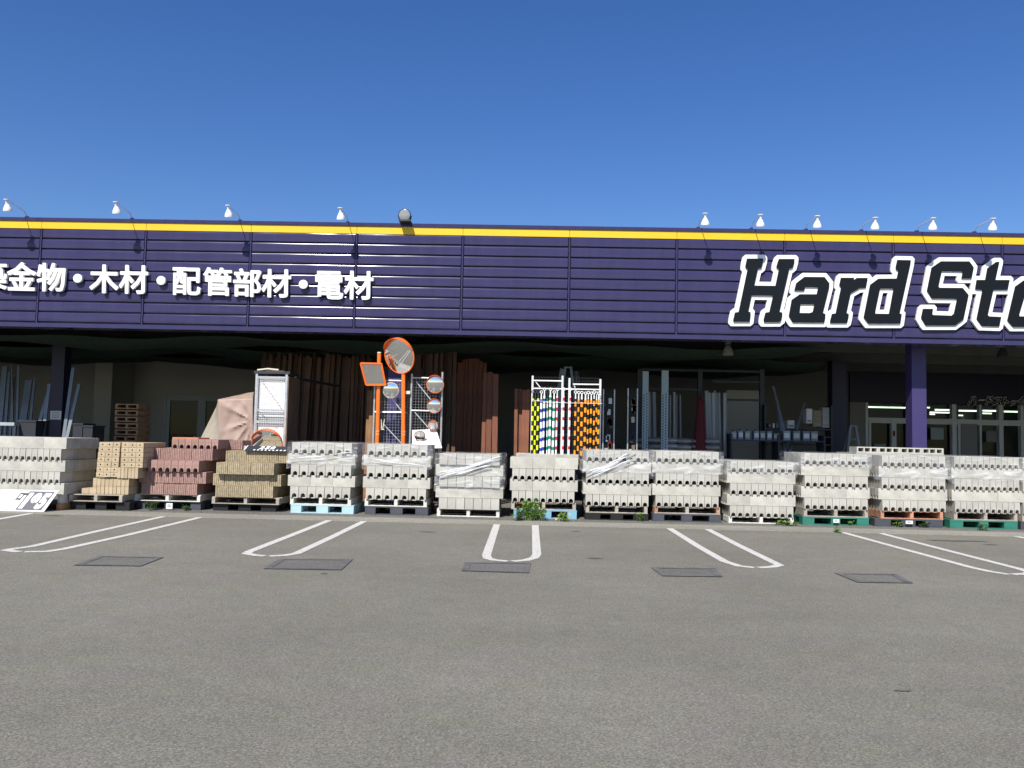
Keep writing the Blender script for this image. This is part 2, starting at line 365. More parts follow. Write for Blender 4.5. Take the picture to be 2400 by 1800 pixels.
# back wall: solid left of the shop front
xw1 = X(1990, YB)
dl0, dl1 = X(383, YB, 1000), X(560, YB, 1000); dzt = Z(926, YB, 470)
xdim = X(1050, YB)
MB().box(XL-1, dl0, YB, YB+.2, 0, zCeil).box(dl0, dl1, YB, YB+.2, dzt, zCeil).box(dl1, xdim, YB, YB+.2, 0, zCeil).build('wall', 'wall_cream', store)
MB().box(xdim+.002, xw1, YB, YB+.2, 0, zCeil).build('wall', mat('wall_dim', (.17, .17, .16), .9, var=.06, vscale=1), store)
px0, px1 = X(211, 24.6), X(252, 24.6)
MB().box(px0, px1, 24.6, YB-.002, 0, zCeil-.002).build('pillar', 'wall_cream', store)
MB().box(px0-.3, px0+.4, YB-.04, YB, 0, zCeil).build('wall_trim', 'wall_grey', store)
dr = MB(); fwid = .07
dr.box(dl0, dl0+fwid, YB-.03, YB+.1, 0, dzt).box(dl1-fwid, dl1, YB-.03, YB+.1, 0, dzt).box(dl0+fwid, dl1-fwid, YB-.03, YB+.1, dzt-fwid, dzt)
dr.build('door_frame', 'alu', store)
dm = (dl0+dl1)/2
for a, b in ((dl0+fwid, dm), (dm, dl1-fwid)):
    d = MB().box(a, a+.12, YB-.02, YB+.04, 0, dzt-fwid).box(b-.12, b, YB-.02, YB+.04, 0, dzt-fwid).box(a+.12, b-.12, YB-.02, YB+.04, 0, .25).box(a+.12, b-.12, YB-.02, YB+.04, dzt-fwid-.1, dzt-fwid).build('door', 'alu', store)
    MB().box(a+.12, b-.12, YB+.005, YB+.015, .25, dzt-fwid-.1).build('glass_pane', 'window_glass', d)
    MB().box(b-.2 if a < dm-.5 else a+.13, b-.13 if a < dm-.5 else a+.2, YB-.05, YB-.022, .95, 1.25).build('handle', 'white_metal', d)
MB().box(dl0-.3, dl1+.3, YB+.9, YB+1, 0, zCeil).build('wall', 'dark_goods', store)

# shop front on the right (glazed, lit shop behind)
xs0 = X(2026, YB, 1000); zh = Z(946, YB, 2150)
MB().box(xw1, XR+1, YB-.1, YB+.2, zh, zCeil+.098).build('header_wall', 'purple_dark', store)
MB().box(xw1, xs0, YB-.1, YB+.2, 0, zh).build('wall', 'wall_grey', store)
zt0, zt1 = Z(981, YB, 2080), Z(992, YB, 2080)
ff = MB()
mull = [(2026, 2033), (2044-9, 2044-4), (2088, 2099), (2126, 2132), (2230, 2240), (2244, 2252), (2294, 2299), (2340, 2350), (2391, 2398), (2440, 2450), (2500, 2510)]
for a, b in mull: ff.box(X(a, YB), X(b, YB), YB-.08, YB+.08, 0, zt0-.001)
xm0 = xs0; xm1 = XR+1
ff.box(xm0, xm1, YB-.06, YB+.07, zt1, zt0+.02)
for a, b in [(2026, 2033), (2126, 2132), (2230, 2240), (2294, 2299), (2340, 2350), (2391, 2398), (2450, 2460)]:
    ff.box(X(a, YB), X(b, YB), YB-.08, YB+.08, zt0+.021, zh)
ff.box(xm0, xm1, YB-.05, YB+.06, 0, .1)
ff.build('shopfront_frame', 'alu_frame', store)
MB().box(xm0, xm1, YB+.085, YB+.095, 0, zh).build('shopfront_glass', 'window_glass', store)
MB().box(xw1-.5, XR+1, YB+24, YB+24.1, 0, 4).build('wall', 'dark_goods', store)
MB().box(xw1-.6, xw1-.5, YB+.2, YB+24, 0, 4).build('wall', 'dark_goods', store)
MB().box(xw1-.5, XR+1, YB+.2, YB+24, 3.55, 3.6).build('ceiling', 'wall_grey', store)
for Y_, xa, xb, py in ((33, 2034, 2126, 955), (33, 2172, 2180, 955.5), (30.5, 2190, 2228, 961), (34, 2178, 2228, 967), (38, 2178, 2192, 971), (42, 2178, 2228, 976.5), (31, 2246, 2291, 963), (38, 2246, 2290, 974), (42, 2246, 2280, 977),
                    (31, 2302, 2338, 963), (35, 2302, 2325, 969), (40, 2312, 2326, 974), (31, 2352, 2390, 965), (35, 2352, 2388, 970), (40, 2352, 2388, 975), (31, 2402, 2450, 967), (38, 2402, 2450, 976)):
    c = P((xa+xb)/2, py, Y_); x0, x1 = X(xa, Y_, py), X(xb, Y_, py)
    t = thing('fluorescent_light', (c.x, Y_, c.z), 'lit fluorescent tube in a long row on the shop ceiling', 'ceiling light', 'lit tubes inside the shop')
    MB().box(x0, x1, Y_-.05, Y_+.05, c.z+.035, c.z+.07).build('housing', 'white_metal', t)
    MB().tube([(x0+.02, Y_, c.z), (x1-.02, Y_, c.z)], .024, 8).build('tube', 'tube', t)
# columns
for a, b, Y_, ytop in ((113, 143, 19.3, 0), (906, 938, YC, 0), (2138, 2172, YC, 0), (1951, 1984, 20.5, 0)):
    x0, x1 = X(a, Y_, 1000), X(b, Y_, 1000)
    MB().box(x0, x1, Y_, Y_+(x1-x0), 0, zCeil-.002 if Y_ < 18 else zCeil-.24).build('column', 'purple_col' if Y_ < 18 else 'purple_dark', store)  # same column paint; deeper columns have their shade put into a darker purple
YN = 19.3
x0, x1 = X(113, YN), X(137, YN)
nb = thing('notice', ((x0+x1)/2, YN-.004, Z(973, YN, 125)), 'small white notice taped to the purple column at far left', 'notice')
MB().box(x0-.02, x1+.0, YN-.008, YN-.003, Z(983, YN, 125), Z(963, YN, 125)).build('sheet', 'paper', nb)
tx = MB()
for k in range(4): tx.box(x0+.02, x1-.04, YN-.0105, YN-.0085, Z(966+4*k+1.6, YN, 125), Z(966+4*k, YN, 125))
tx.build('printed_lines', mat('grey_ink', (.3, .3, .32)), nb)

# shade nets under the canopy ceiling (sagging)
for k, (ya, sag, ph) in enumerate(((17.6, .22, 0), (19.6, .28, 1.2), (22.2, .25, 2.3))):
    mb = MB(); n = 60; xa, xb = XL, X(1935, ya)
    for i in range(n+1):
        x = xa+(xb-xa)*i/n
        for j in range(5):
            y = ya+j*.45; d = sag*(abs(math.sin(x*.52+ph))**.8)*math.sin(math.pi*(j+.5)/5)+.03*math.sin(x*2.1+j+ph)
            mb.v.append(Vector((x, y, zCeil-.26-max(0, d))))
    for i in range(n):
        for j in range(4): a = i*5+j; mb.f.append((a, a+1, a+6, a+5))
    o = mb.build('shade_net', 'net', origin=(0, ya, zCeil-.3), smooth=True)
    tag(o, ['dark green net sagging nearest the front under the canopy ceiling', 'dark green net sagging along the middle of the canopy ceiling', 'dark green net sagging deepest under the canopy ceiling'][k], 'net', 'nets under the canopy ceiling')
    s = o.modifiers.new('thick', 'SOLIDIFY'); s.thickness = .01

# ------------------------------------------------------------------ fascia lettering
def cdt_union(polys, holes=()):
    """union of polygons (2-D) as triangles"""
    vs = []; fs = []
    for p in list(polys)+list(holes):
        if sum(p[j][0]*p[(j+1) % len(p)][1]-p[(j+1) % len(p)][0]*p[j][1] for j in range(len(p))) < 0: p = list(reversed(p))
        b = len(vs); vs += [Vector(q) for q in p]; fs.append(list(range(b, b+len(p))))
    nh = len(polys)
    V, E_, F, ov, oe, of = geometry.delaunay_2d_cdt(vs, [], fs, 1, 1e-5)
    return V, F, of, nh
def solid(name, V, T, y0, y1, material, parent):
    """triangles T over 2-D points V (x, z), front at y0, back at y1"""
    used = sorted({i for t in T for i in t}); ix = {u: k for k, u in enumerate(used)}; n = len(used); mb = MB()
    mb.v = [Vector((V[u][0], y0, V[u][1])) for u in used] + [Vector((V[u][0], y1, V[u][1])) for u in used]
    edges = {}
    for t in T:
        a = [ix[i] for i in t]; mb.f.append(tuple(a)); mb.f.append(tuple(n+i for i in reversed(a)))
        for i in range(3):
            e = (a[i], a[(i+1) % 3]); edges[e] = 1
    for (a, b) in edges:
        if (b, a) not in edges: mb.f.append((a, b, b+n, a+n))
    return mb.build(name, material, parent)

def Zm(ox, oy, s, pts): return [(ox+x/s, oy+y/s) for x, y in pts]
LET = [
 ('H', Zm(1700, 580, 8.296, [(425,215),(735,215),(738,260),(700,400),(635,405),(560,740),(980,745),(1050,405),(1000,395),(1000,360),(1045,222),(1345,222),(1345,270),(1310,395),(1245,405),(1050,1250),(1107,1265),(1110,1300),(1085,1420),(1050,1448),(755,1448),(750,1400),(785,1265),(860,1255),(935,930),(512,925),(445,1245),(492,1260),(492,1300),(475,1440),(160,1440),(158,1405),(192,1262),(262,1255),(440,405),(395,390),(395,350)]), None),
 ('a', Zm(1840, 580, 6.9125, [(315,475),(640,478),(720,580),(715,645),(612,1060),(655,1078),(655,1115),(635,1215),(130,1212),(65,1110),(112,845),(240,757),(518,757),(543,640),(325,637),(310,695),(155,695),(185,575)]), Zm(1840, 580, 6.9125, [(250,915),(480,915),(455,1040),(400,1062),(235,1060)])),
 ('r', Zm(1840, 580, 6.9125, [(910,490),(1115,490),(1120,525),(1165,492),(1340,492),(1310,650),(1215,655),(1065,740),(995,1060),(1035,1080),(1030,1120),(1005,1222),(735,1222),(735,1190),(765,1075),(825,1068),(915,637),(885,622),(885,600)]), None),
 ('d', Zm(1840, 580, 6.9125, [(1825,200),(2040,205),(2035,250),(1855,1068),(1892,1080),(1887,1110),(1870,1230),(1355,1230),(1280,1130),(1385,600),(1515,505),(1815,503),(1845,370),(1800,347),(1800,310)]), Zm(1840, 580, 6.9125, [(1540,660),(1765,660),(1690,1075),(1465,1072),(1460,1040)])),
 ('S', Zm(2130, 580, 7.9, [(600,255),(1125,257),(1205,370),(1165,570),(985,570),(1010,440),(612,435),(550,720),(570,745),(1000,748),(1110,880),(1015,1330),(865,1440),(320,1440),(235,1300),(270,1135),(450,1135),(435,1235),(460,1250),(800,1262),(845,1220),(905,945),(435,940),(345,800),(430,370)]), None),
 ('t', Zm(2130, 580, 7.9, [(1625,265),(1680,265),(1605,600),(1870,600),(1835,780),(1570,780),(1465,1250),(1490,1275),(1715,1285),(1680,1460),(1360,1450),(1265,1320),(1375,780),(1240,775),(1245,720),(1265,600),(1425,600),(1465,380)]), None),
 ('o', Zm(2130, 580, 7.9, [(1980,720),(2140,605),(2460,605),(2550,720),(2440,1340),(2290,1465),(1940,1465),(1835,1345)]), Zm(2130, 580, 7.9, [(2180,795),(2350,795),(2260,1275),(2055,1275),(2045,1240)])),
]
hs = thing('store_sign', (X(2000, YF), YF-.1, Z(690, YF, 2000)), 'large slab lettering "Hard Sto" in black faces on white plates on purple fascia', 'sign')
def plane2(pts): return [(q.x, q.z) for q in (P(x, y, YF-.1) for x, y in pts)]
for i, (ch, outer, hole) in enumerate(LET):
    po = plane2(outer); hp = plane2(hole) if hole else None
    V, F, of, nh = cdt_union([po], [hp] if hp else [])
    T = [f for f, o in zip(F, of) if 0 in o and not (hp and 1 in o)]
    r_ = .084; polys = [po]
    for ring in ([po, hp] if hp else [po]):
        for k in range(len(ring)):
            a, b = Vector(ring[k]), Vector(ring[(k+1) % len(ring)])
            pts = []
            for q in (a, b):
                for t_ in range(8):
                    an = math.pi/8+t_*math.pi/4; pts.append(Vector((q.x+r_*1.05*math.cos(an)+.12*r_*math.sin(an), q.y+r_*1.05*math.sin(an))))
            hull = [pts[j] for j in geometry.convex_hull_2d(pts)]
            ar = sum(hull[j].x*hull[(j+1) % len(hull)].y-hull[(j+1) % len(hull)].x*hull[j].y for j in range(len(hull)))
            if ar < 0: hull.reverse()
            polys.append([tuple(h) for h in hull])
    V2, F2, of2, nh2 = cdt_union(polys, [hp] if hp else [])
    T2 = [f for f, o in zip(F2, of2) if o and not (hp and nh2 in o and not any(1 <= q < nh2 for q in o))]
    pl = solid('letter_plate', V2, T2, YF-.062-.003*(i % 3), YF-.012-.0, 'letter_white', hs)
    face = solid('letter_face', V, T, YF-.100, YF-.072, 'letter_dark', pl)

def bold_char(name, ch, tl, tr, bl, y0, y1, material, parent, r_=.03):
    c = bpy.data.curves.new('glyph', 'FONT'); c.body = ch; c.resolution_u = 2
    o = bpy.data.objects.new('glyph', c); COL.objects.link(o)
    me = bpy.data.meshes.new_from_object(o.evaluated_get(bpy.context.evaluated_depsgraph_get())); bpy.data.objects.remove(o)
    bm = bmesh.new(); bm.from_mesh(me); bmesh.ops.remove_doubles(bm, verts=bm.verts, dist=1e-4)
    tris = [[(v.co.x, v.co.y) for v in f.verts] for f in bm.faces]; es = [[(v.co.x, v.co.y) for v in e.verts] for e in bm.edges if len(e.link_faces) == 1]; bm.free()
    polys = [t for t in tris if abs((t[1][0]-t[0][0])*(t[2][1]-t[0][1])-(t[2][0]-t[0][0])*(t[1][1]-t[0][1])) > 1e-7]
    for a, b in es:
        d = Vector((b[0]-a[0], b[1]-a[1])); L_ = d.length
        if L_ < 1e-4: continue
        d.normalize(); n_ = Vector((-d.y, d.x))*r_; a_ = Vector(a); b_ = Vector(b); e_ = d*r_*.85; k_ = .55
        polys.append([tuple(q) for q in (a_+n_, a_-e_+n_*k_, a_-e_-n_*k_, a_-n_, b_-n_, b_+e_-n_*k_, b_+e_+n_*k_, b_+n_)])
    V, F, of, nh = cdt_union(polys); T = [f for f, q in zip(F, of) if q]
    us = {i for t in T for i in t}; xs = [V[i][0] for i in us]; ys = [V[i][1] for i in us]; x0, x1_, z0, z1 = min(xs), max(xs), min(ys), max(ys)
    tl, tr, bl = Vector((tl.x, tl.z)), Vector((tr.x, tr.z)), Vector((bl.x, bl.z))
    V = [tuple(tl+(tr-tl)*((v[0]-x0)/(x1_-x0))+(bl-tl)*((z1-v[1])/(z1-z0))) for v in V]
    return solid(name, V, T, y0, y1, material, parent)
def char_mesh(ch, bold=.03, ext=.05):
    c = bpy.data.curves.new('glyph', 'FONT'); c.body = ch; c.offset = bold; c.extrude = ext; c.resolution_u = 3
    o = bpy.data.objects.new('glyph', c); COL.objects.link(o)
    me = bpy.data.meshes.new_from_object(o.evaluated_get(bpy.context.evaluated_depsgraph_get()))
    bpy.data.objects.remove(o); return me
def fit_char(name, ch, tl, tr, bl, y0, thick, material, parent, bold=.03):
    """fit the glyph's box into the parallelogram tl, tr, bl; front face at its plane"""
    me = char_mesh(ch, bold); xs = [v.co.x for v in me.vertices]; ys = [v.co.y for v in me.vertices]
    x0, x1, y0_, y1 = min(xs), max(xs), min(ys), max(ys); tl, tr, bl = Vector(tl), Vector(tr), Vector(bl); nrm = (tr-tl).cross(bl-tl).normalized()
    if nrm.y < 0: nrm = -nrm     # points away from the viewer
    off = Vector((0, 0, 0)); q = parent
    while q is not None: off += q.location; q = q.parent
    for v in me.vertices:
        u = (v.co.x-x0)/(x1-x0); w_ = (y1-v.co.y)/(y1-y0_); d = 0 if v.co.z > 0 else 1
        v.co = tl+(tr-tl)*u+(bl-tl)*w_+nrm*thick*d-off
    me.name = name; me.materials.clear(); me.materials.append(MATS[material]); o = bpy.data.objects.new(name, me); COL.objects.link(o); o.parent = parent
    bm = bmesh.new(); bm.from_mesh(me); bmesh.ops.recalc_face_normals(bm, faces=bm.faces); bm.to_mesh(me); bm.free()
    return o
js = thing('store_sign', (X(420, YF), YF-.1, Z(655, YF, 420)), 'thick white Japanese lettering of building supply goods on left part of purple fascia', 'sign')
for ch, xc, wd, yt, yb in (('築', -17, 67, 611.5, 679), ('金', 50.5, 68, 613.5, 680.5), ('物', 120, 68, 615.5, 682.5), ('木', 244, 68, 619, 686.5), ('材', 313.5, 68, 620.5, 688),
                           ('配', 437.5, 66, 626, 691), ('管', 510, 67, 626, 692.5), ('部', 579.5, 66, 628.5, 695), ('材', 648, 69, 630, 696.5), ('電', 772, 66, 634.5, 700.5), ('材', 841, 69, 634, 701.5)):
    y_ = YF-.09
    bold_char('letter', ch, P(xc-wd/2, yt, y_), P(xc+wd/2, yt+wd*.021, y_), P(xc-wd/2-1, yb, y_), y_, y_+.06, 'letter_white', js, .022)
for xc, yc in ((181.5, 652), (377, 657), (710.5, 666)):
    p = P(xc, yc, YF-.09); MB().lathe(p, (0, 1, 0), [(0, .085), (.06, .085)], 24).build('letter_dot', 'letter_white', js)
ks = thing('store_sign', (X(2340, YB), YB-.15, Z(941, YB, 2340)), 'small dim katakana lettering on the dark wall above the shop doors', 'sign')
for ch, a, b, t_, bb in (('ハ', 2268, 2288, 928, 950), ('ー', 2292, 2307, 936, 939), ('ド', 2310, 2326, 928, 950), ('ス', 2326, 2348, 930, 951), ('ト', 2350, 2364, 930, 952), ('ッ', 2366, 2382, 938, 952), ('ク', 2384, 2406, 928, 953)):
    sh = 5
    bold_char('letter_plate', ch, P(a+sh, t_, YB-.16), P(b+sh, t_+.4, YB-.16), P(a-sh*.3, bb, YB-.16), YB-.16, YB-.12, 'sign_grey', ks, .075)
    bold_char('letter_face', ch, P(a+sh+1, t_+1.6, YB-.172), P(b+sh-1, t_+2, YB-.172), P(a-sh*.3+1, bb-1.6, YB-.172), YB-.172, YB-.1615, 'letter_dark', ks, .02)

# ------------------------------------------------------------------ roof lamps
def roof_lamp(i, px, py, where):
    Yh = YF-.62; h = P(px, py, Yh); base = Vector((h.x+.0, YF+.1, zTop)); 
    t = thing('sign_lamp', base, 'white reflector lamp on roof-edge arm, '+where, 'spotlight', 'white lamps along the roof edge')
    MB().box(base.x-.03, base.x+.03, base.y-.03, base.y+.03, zTop+.001, zTop+.05).build('base_bracket', 'purple', t)
    tip = h+Vector((0, .05, .17))
    MB().tube([base+Vector((0, 0, .05)), base+Vector((0, -.1, .12)), tip+Vector((0, .08, .01)), tip], .0085, 6).build('arm', 'white_metal', t)
    ax = Vector((.04, .28, -1))
    MB().lathe(h+Vector((0, .04, .19)), (0, .1, -1), [(0, .052), (.012, .052), (.014, .02), (.04, .02)], 14).build('cap', 'white_metal', t, smooth=True)
    MB().lathe(h+Vector((0, .04, .155)), ax, [(0, .022), (.05, .022), (.058, .032), (.09, .050), (.13, .070), (.17, .080), (.182, .078), (.19, .035)], 20).build('bulb', 'bulb', t, smooth=True)
    MB().lathe(h+Vector((0, .04, .155)), ax, [(.211, .069), (.222, .05), (.224, .01)], 18)
for i, (px, py, wh) in enumerate(((11, 489, 'leftmost, above the word cut by the frame'), (268, 495, 'second from left, above the wood characters'), (532, 503, 'third from left, above the piping characters'), (796, 509, 'next to the round floodlight'),
                                  (1654, 522, 'left of the big H'), (1784, 525, 'above the big letter H'), (1918, 528, 'above the big letter a'), (2054, 532, 'above the big letter d'), (2190, 533, 'above the big letter S'), (2331, 534, 'above the big letter t'), (2470, 537, 'outside right edge'), (-250, 484, 'outside left edge'))):
    if 0 <= px <= 2400: roof_lamp(i, px, py, wh)
p = P(948, 504, YF-.12)
fl = thing('floodlight', (p.x, YF+.1, zTop), 'round grey floodlight standing alone on the roof edge', 'floodlight')
d = Vector((-.1, -1, -.12)).normalized()
MB().lathe(p, -d, [(-.0, .112), (.01, .118), (.05, .116), (.12, .085), (.16, .05), (.17, .03)], 28).build('housing', 'grey_paint', fl, smooth=True)
MB().lathe(p+d*.004, -d, [(-.012, .03), (-.01, .07), (-.004, .10), (0, .108)], 28).build('lens', 'lens', fl, smooth=True)
MB().torus(p-d*.005, d, .115, .010).build('rim', 'dark_metal', fl, smooth=True)
MB().box(p.x-.09, p.x+.13, YF-.22, YF+.12, zTop+.002, zTop+.03).build('foot_plate', 'dark_metal', fl)
MB().bar((p.x-.125, p.y+.05, p.z), (p.x-.1, p.y+.06, zTop+.02), .02, .03).bar((p.x+.125, p.y+.05, p.z), (p.x+.1, p.y+.06, zTop+.02), .02, .03).box(p.x-.1, p.x+.1, p.y+.04, p.y+.08, zTop+.03, zTop+.05).build('yoke', 'dark_metal', fl)

# lamps hanging under the canopy
mat('shade_grey', (.22, .21, .17), .6)
for px, py, wh in ((1706, 812, 'near the middle right'), (2350, 818, 'at the far right')):
    c = P(px, py, 17.6)
    t = thing('high_bay_lamp', (c.x, c.y, zCeil), 'dim bell-shaped lamp hanging from the canopy ceiling, '+wh, 'pendant lamp', 'lamps hanging under the canopy')
    MB().tube([(c.x, c.y, zCeil-.01), (c.x, c.y, c.z+.1)], .012, 6).build('stem', 'dark_metal', t)
    MB().lathe((c.x, c.y, c.z+.16), (0, 0, -1), [(0, .05), (.1, .055), (.12, .07)], 14).build('ballast', 'grey_paint', t, smooth=True)
    MB().lathe((c.x, c.y, c.z+.02), (0, 0, -1), [(0, .045), (.05, .075), (.12, .10), (.19, .115), (.2, .105)], 22).build('shade', 'shade_grey' if px < 2000 else 'dark_metal', t, smooth=True)

# ------------------------------------------------------------------ blocks
H_ = .19
def block_profile(w_, notch=True, h=H_, c=.004):
    a = w_/2-.0038
    if notch:
        r_ = min(.038, w_*.30); arch = [(r_*math.cos(t_), .034+r_*math.sin(t_)) for t_ in [math.pi*k/6 for k in range(7)]]   # right to left over the top
        bottom = [(-a, c), (-a+c, .001), (-r_-.002, .001)] + [(x, z) for x, z in reversed(arch)] + [(r_+.002, .001), (a-c, .001), (a, c)]
    else: bottom = [(-a, c), (-a+c, .001), (a-c, .001), (a, c)]
    top = [(a, h-c-.001), (a-c, h-.001), (-a+c, h-.001), (-a, h-c-.001)]
    return bottom+top
_tmpl = {}
def block_mb(kind, w_, L_=.39, h=H_, notch=True):
    """end-on block: width w_ along x, length L_ along +y from 0; 'ribbed' has a split ribbed face towards -y"""
    mb = MB()
    if kind == 'plain':
        mb.prism(block_profile(w_, notch, h), 0, L_-.002)
    elif kind == 'ribbed':
        n = max(3, round(w_/.033)); a = w_/2-.002; s_ = 2*a/n
        for i in range(n):
            x0 = -a+i*s_; mb.prism([(x0+.003, .001), (x0+s_-.003, .001), (x0+s_-.003, h-.001), (x0+.003, h-.001)], -.0+random.uniform(0, .008), .03)
        mb.box(-a, a, .022, L_-.002, .001, h-.001)
    elif kind == 'perf':        # brick with a round hole in its end
        a = w_/2-.0015; r_ = .014; cz = h*.5; n = 12; b = len(mb.v)
        ring = [(r_*math.cos(2*math.pi*k/n), cz+r_*math.sin(2*math.pi*k/n)) for k in range(n)]
        sq = []
        for k in range(n):
            cs, sn = math.cos(2*math.pi*k/n), math.sin(2*math.pi*k/n); hz = h/2-.0015; t_ = min(a/abs(cs) if abs(cs) > 1e-6 else 9, hz/abs(sn) if abs(sn) > 1e-6 else 9)
            sq.append((cs*t_, cz+sn*t_))
        corners = [(a, h-.0015), (-a, h-.0015), (-a, .0015), (a, .0015)]
        mb.v += [Vector((x, 0, z)) for x, z in ring]+[Vector((x, 0, z)) for x, z in sq]+[Vector((x, .05, z)) for x, z in ring]
        for k in range(n):
            j = (k+1) % n; mb.f.append((b+k, b+j, b+n+j, b+n+k)); mb.f.append((b+k, b+2*n+k, b+2*n+j, b+j))
        mb.f.append(tuple(b+2*n+k for k in range(n)))
        for (c0, c1_) in ((1, 2), (4, 5), (7, 8), (10, 11)):
            q = [c for c in corners if (c[0] > 0) == (math.cos(2*math.pi*(c0+.5)/n) > 0) and (c[1] > cz) == (math.sin(2*math.pi*(c0+.5)/n) > 0)][0]
            mb.v.append(Vector((q[0], 0, q[1]))); mb.f.append((b+n+c0, b+n+c1_, len(mb.v)-1))
        mb.box(-a, a, .0005, L_, .0015, h-.0015); mb.f.pop(-4)   # leave the front of the box open
    return mb
def block_mesh(key):
    if key not in _tmpl:
        mb = block_mb(*key); me = mb.mesh('block', smooth=False); _tmpl[key] = (mb, me)
    return _tmpl[key]
rest = {}                        # blocks hidden behind / at the sides, one mesh per kind
def place(key, loc, rz, material, name=None, label=None, cat=None, group=None, front=True):
    mb, me = block_mesh(key)
    loc = Vector(loc)
    if front:
        loc = loc+Vector((random.uniform(-.0015, .0015), random.uniform(-.005, .005), 0)); rz = rz+random.uniform(-.006, .006)
        k2 = (key, material)
        if k2 not in _tmpl:
            m2 = me.copy(); m2.materials.append(MATS[material]); _tmpl[k2] = m2
        o = bpy.data.objects.new(name, _tmpl[k2]); COL.objects.link(o); o.location = loc; o.rotation_euler = (0, 0, rz)
        tag(o, label, cat, group)
    else:
        rest.setdefault(material, MB()).add(mb, Matrix.Translation(loc) @ Matrix.Rotation(rz, 4, 'Z'))

def film(x0, x1, y0, y1, z0, z1, label, seed, bot=.0):
    """crumpled stretch film round the top of a stack: thin shell, wrinkled"""
    rnd = random.Random(seed); mb = MB(); per = [(x0, y1), (x0, y0), (x1, y0), (x1, y1)]; seg = []
    for a, b, n in ((0, 1, 14), (1, 2, 26), (2, 3, 14)):
        for i in range(n):
            t_ = i/n; seg.append((per[a][0]+(per[b][0]-per[a][0])*t_, per[a][1]+(per[b][1]-per[a][1])*t_, a))
    seg.append((x1, y1, 2)); nz = 14; ph = [rnd.uniform(0, 6.3) for _ in range(6)]; sl_ = rnd.choice((-1, 1))*rnd.uniform(.5, 1.1)
    cx, cy = (x0+x1)/2, (y0+y1)/2
    for j in range(nz+1):
        for i, (x, y, s_) in enumerate(seg):
            u = i/len(seg); zb = z0+bot*math.sin(u*9+ph[0])+.02*math.sin(u*31+ph[1]); z = zb+(z1-zb)*j/nz
            along = x if s_ == 1 else y
            wv = .007*math.sin(along*9+z*16*sl_+ph[2])+.005*math.sin(along*23-z*31+ph[3])+.010*max(0, math.sin(along*4.2+z*11*sl_+ph[4]))**4+rnd.uniform(-.002, .002)
            d = Vector((x-cx, y-cy, 0)); nrm = Vector((0, -1, 0)) if s_ == 1 else Vector((math.copysign(1, x-cx), 0, 0))
            mb.v.append(Vector((x, y, z))+nrm*(.012+wv))
    n = len(seg)
    for j in range(nz):
        for i in range(n-1): a = j*n+i; mb.f.append((a, a+1, a+n+1, a+n))
    # top sheet
    b = len(mb.v)
    for i in range(13):
        for k in range(9):
            x = x0-.015+(x1-x0+.03)*i/12; y = y0-.018+(y1-y0+.02)*k/8; mb.v.append(Vector((x, y, z1+.004+rnd.uniform(0, .012))))
    for i in range(12):
        for k in range(8): a = b+i*9+k; mb.f.append((a, a+1, a+10, a+9))
    return mb.build('stretch_film', 'stretch_film', origin=(cx, cy, z0), smooth=True, label=label, cat='plastic film', group='clear films around the block stacks')

def film_folds(parent, pa, pb_, seed, n=4, spread=.07):
    rnd = random.Random(seed); y = YS-.028
    a, b = P(*pa, y), P(*pb_, y)
    for k in range(n):
        p, q = a+Vector((0, 0, rnd.uniform(-spread, spread)*.5)), b+Vector((0, 0, rnd.uniform(-spread, spread)*1.2)); mb = MB(); m_ = 26
        for i in range(m_+1):
            f = i/m_; c = p.lerp(q, f)+Vector((0, -.012*math.sin(f*math.pi)-.004*k, .008*math.sin(f*9+k))); w_ = (.006+.014*math.sin(f*5+k*2)**2)*math.sin(math.pi*min(1, f*.94+.04))**.5
            mb.v += [c+Vector((0, .006, w_)), c+Vector((0, -.007, .002)), c+Vector((0, .004, -w_))]
        for i in range(m_): j = i*3; mb.f += [(j, j+1, j+4, j+3), (j+1, j+2, j+5, j+4)]
        mb.build('film_fold', 'film_white', parent, smooth=True)
def wood_pallet(xa, xb, y0, y1, z0, h, m_, label, corner=None):
    t = thing('wooden_pallet', ((xa+xb)/2, (y0+y1)/2, z0), label, 'pallet', 'pallets under the block stacks')
    th = .012; mb = MB(); n = 7; dy = (y1-y0)/n
    for k in range(n): mb.box(xa, xb, y0+k*dy+.02, y0+k*dy+dy*.72, z0+h-th, z0+h)
    mb.build('top_boards', m_, t)
    mb = MB()
    for k in (0, 3, 6): mb.box(xa, xb, y0+k*dy, y0+k*dy+dy*.72, z0, z0+th)
    mb.build('bottom_boards', m_, t)
    for f in (0, .5, 1):
        xc = xa+.03+(xb-xa-.06)*f; mm = corner if (corner and f != .5) else m_
        MB().box(xc-.028, xc+.028, y0+.006, y1-.006, z0+th, z0+h-th).build('stringer', mm, t)
    return t
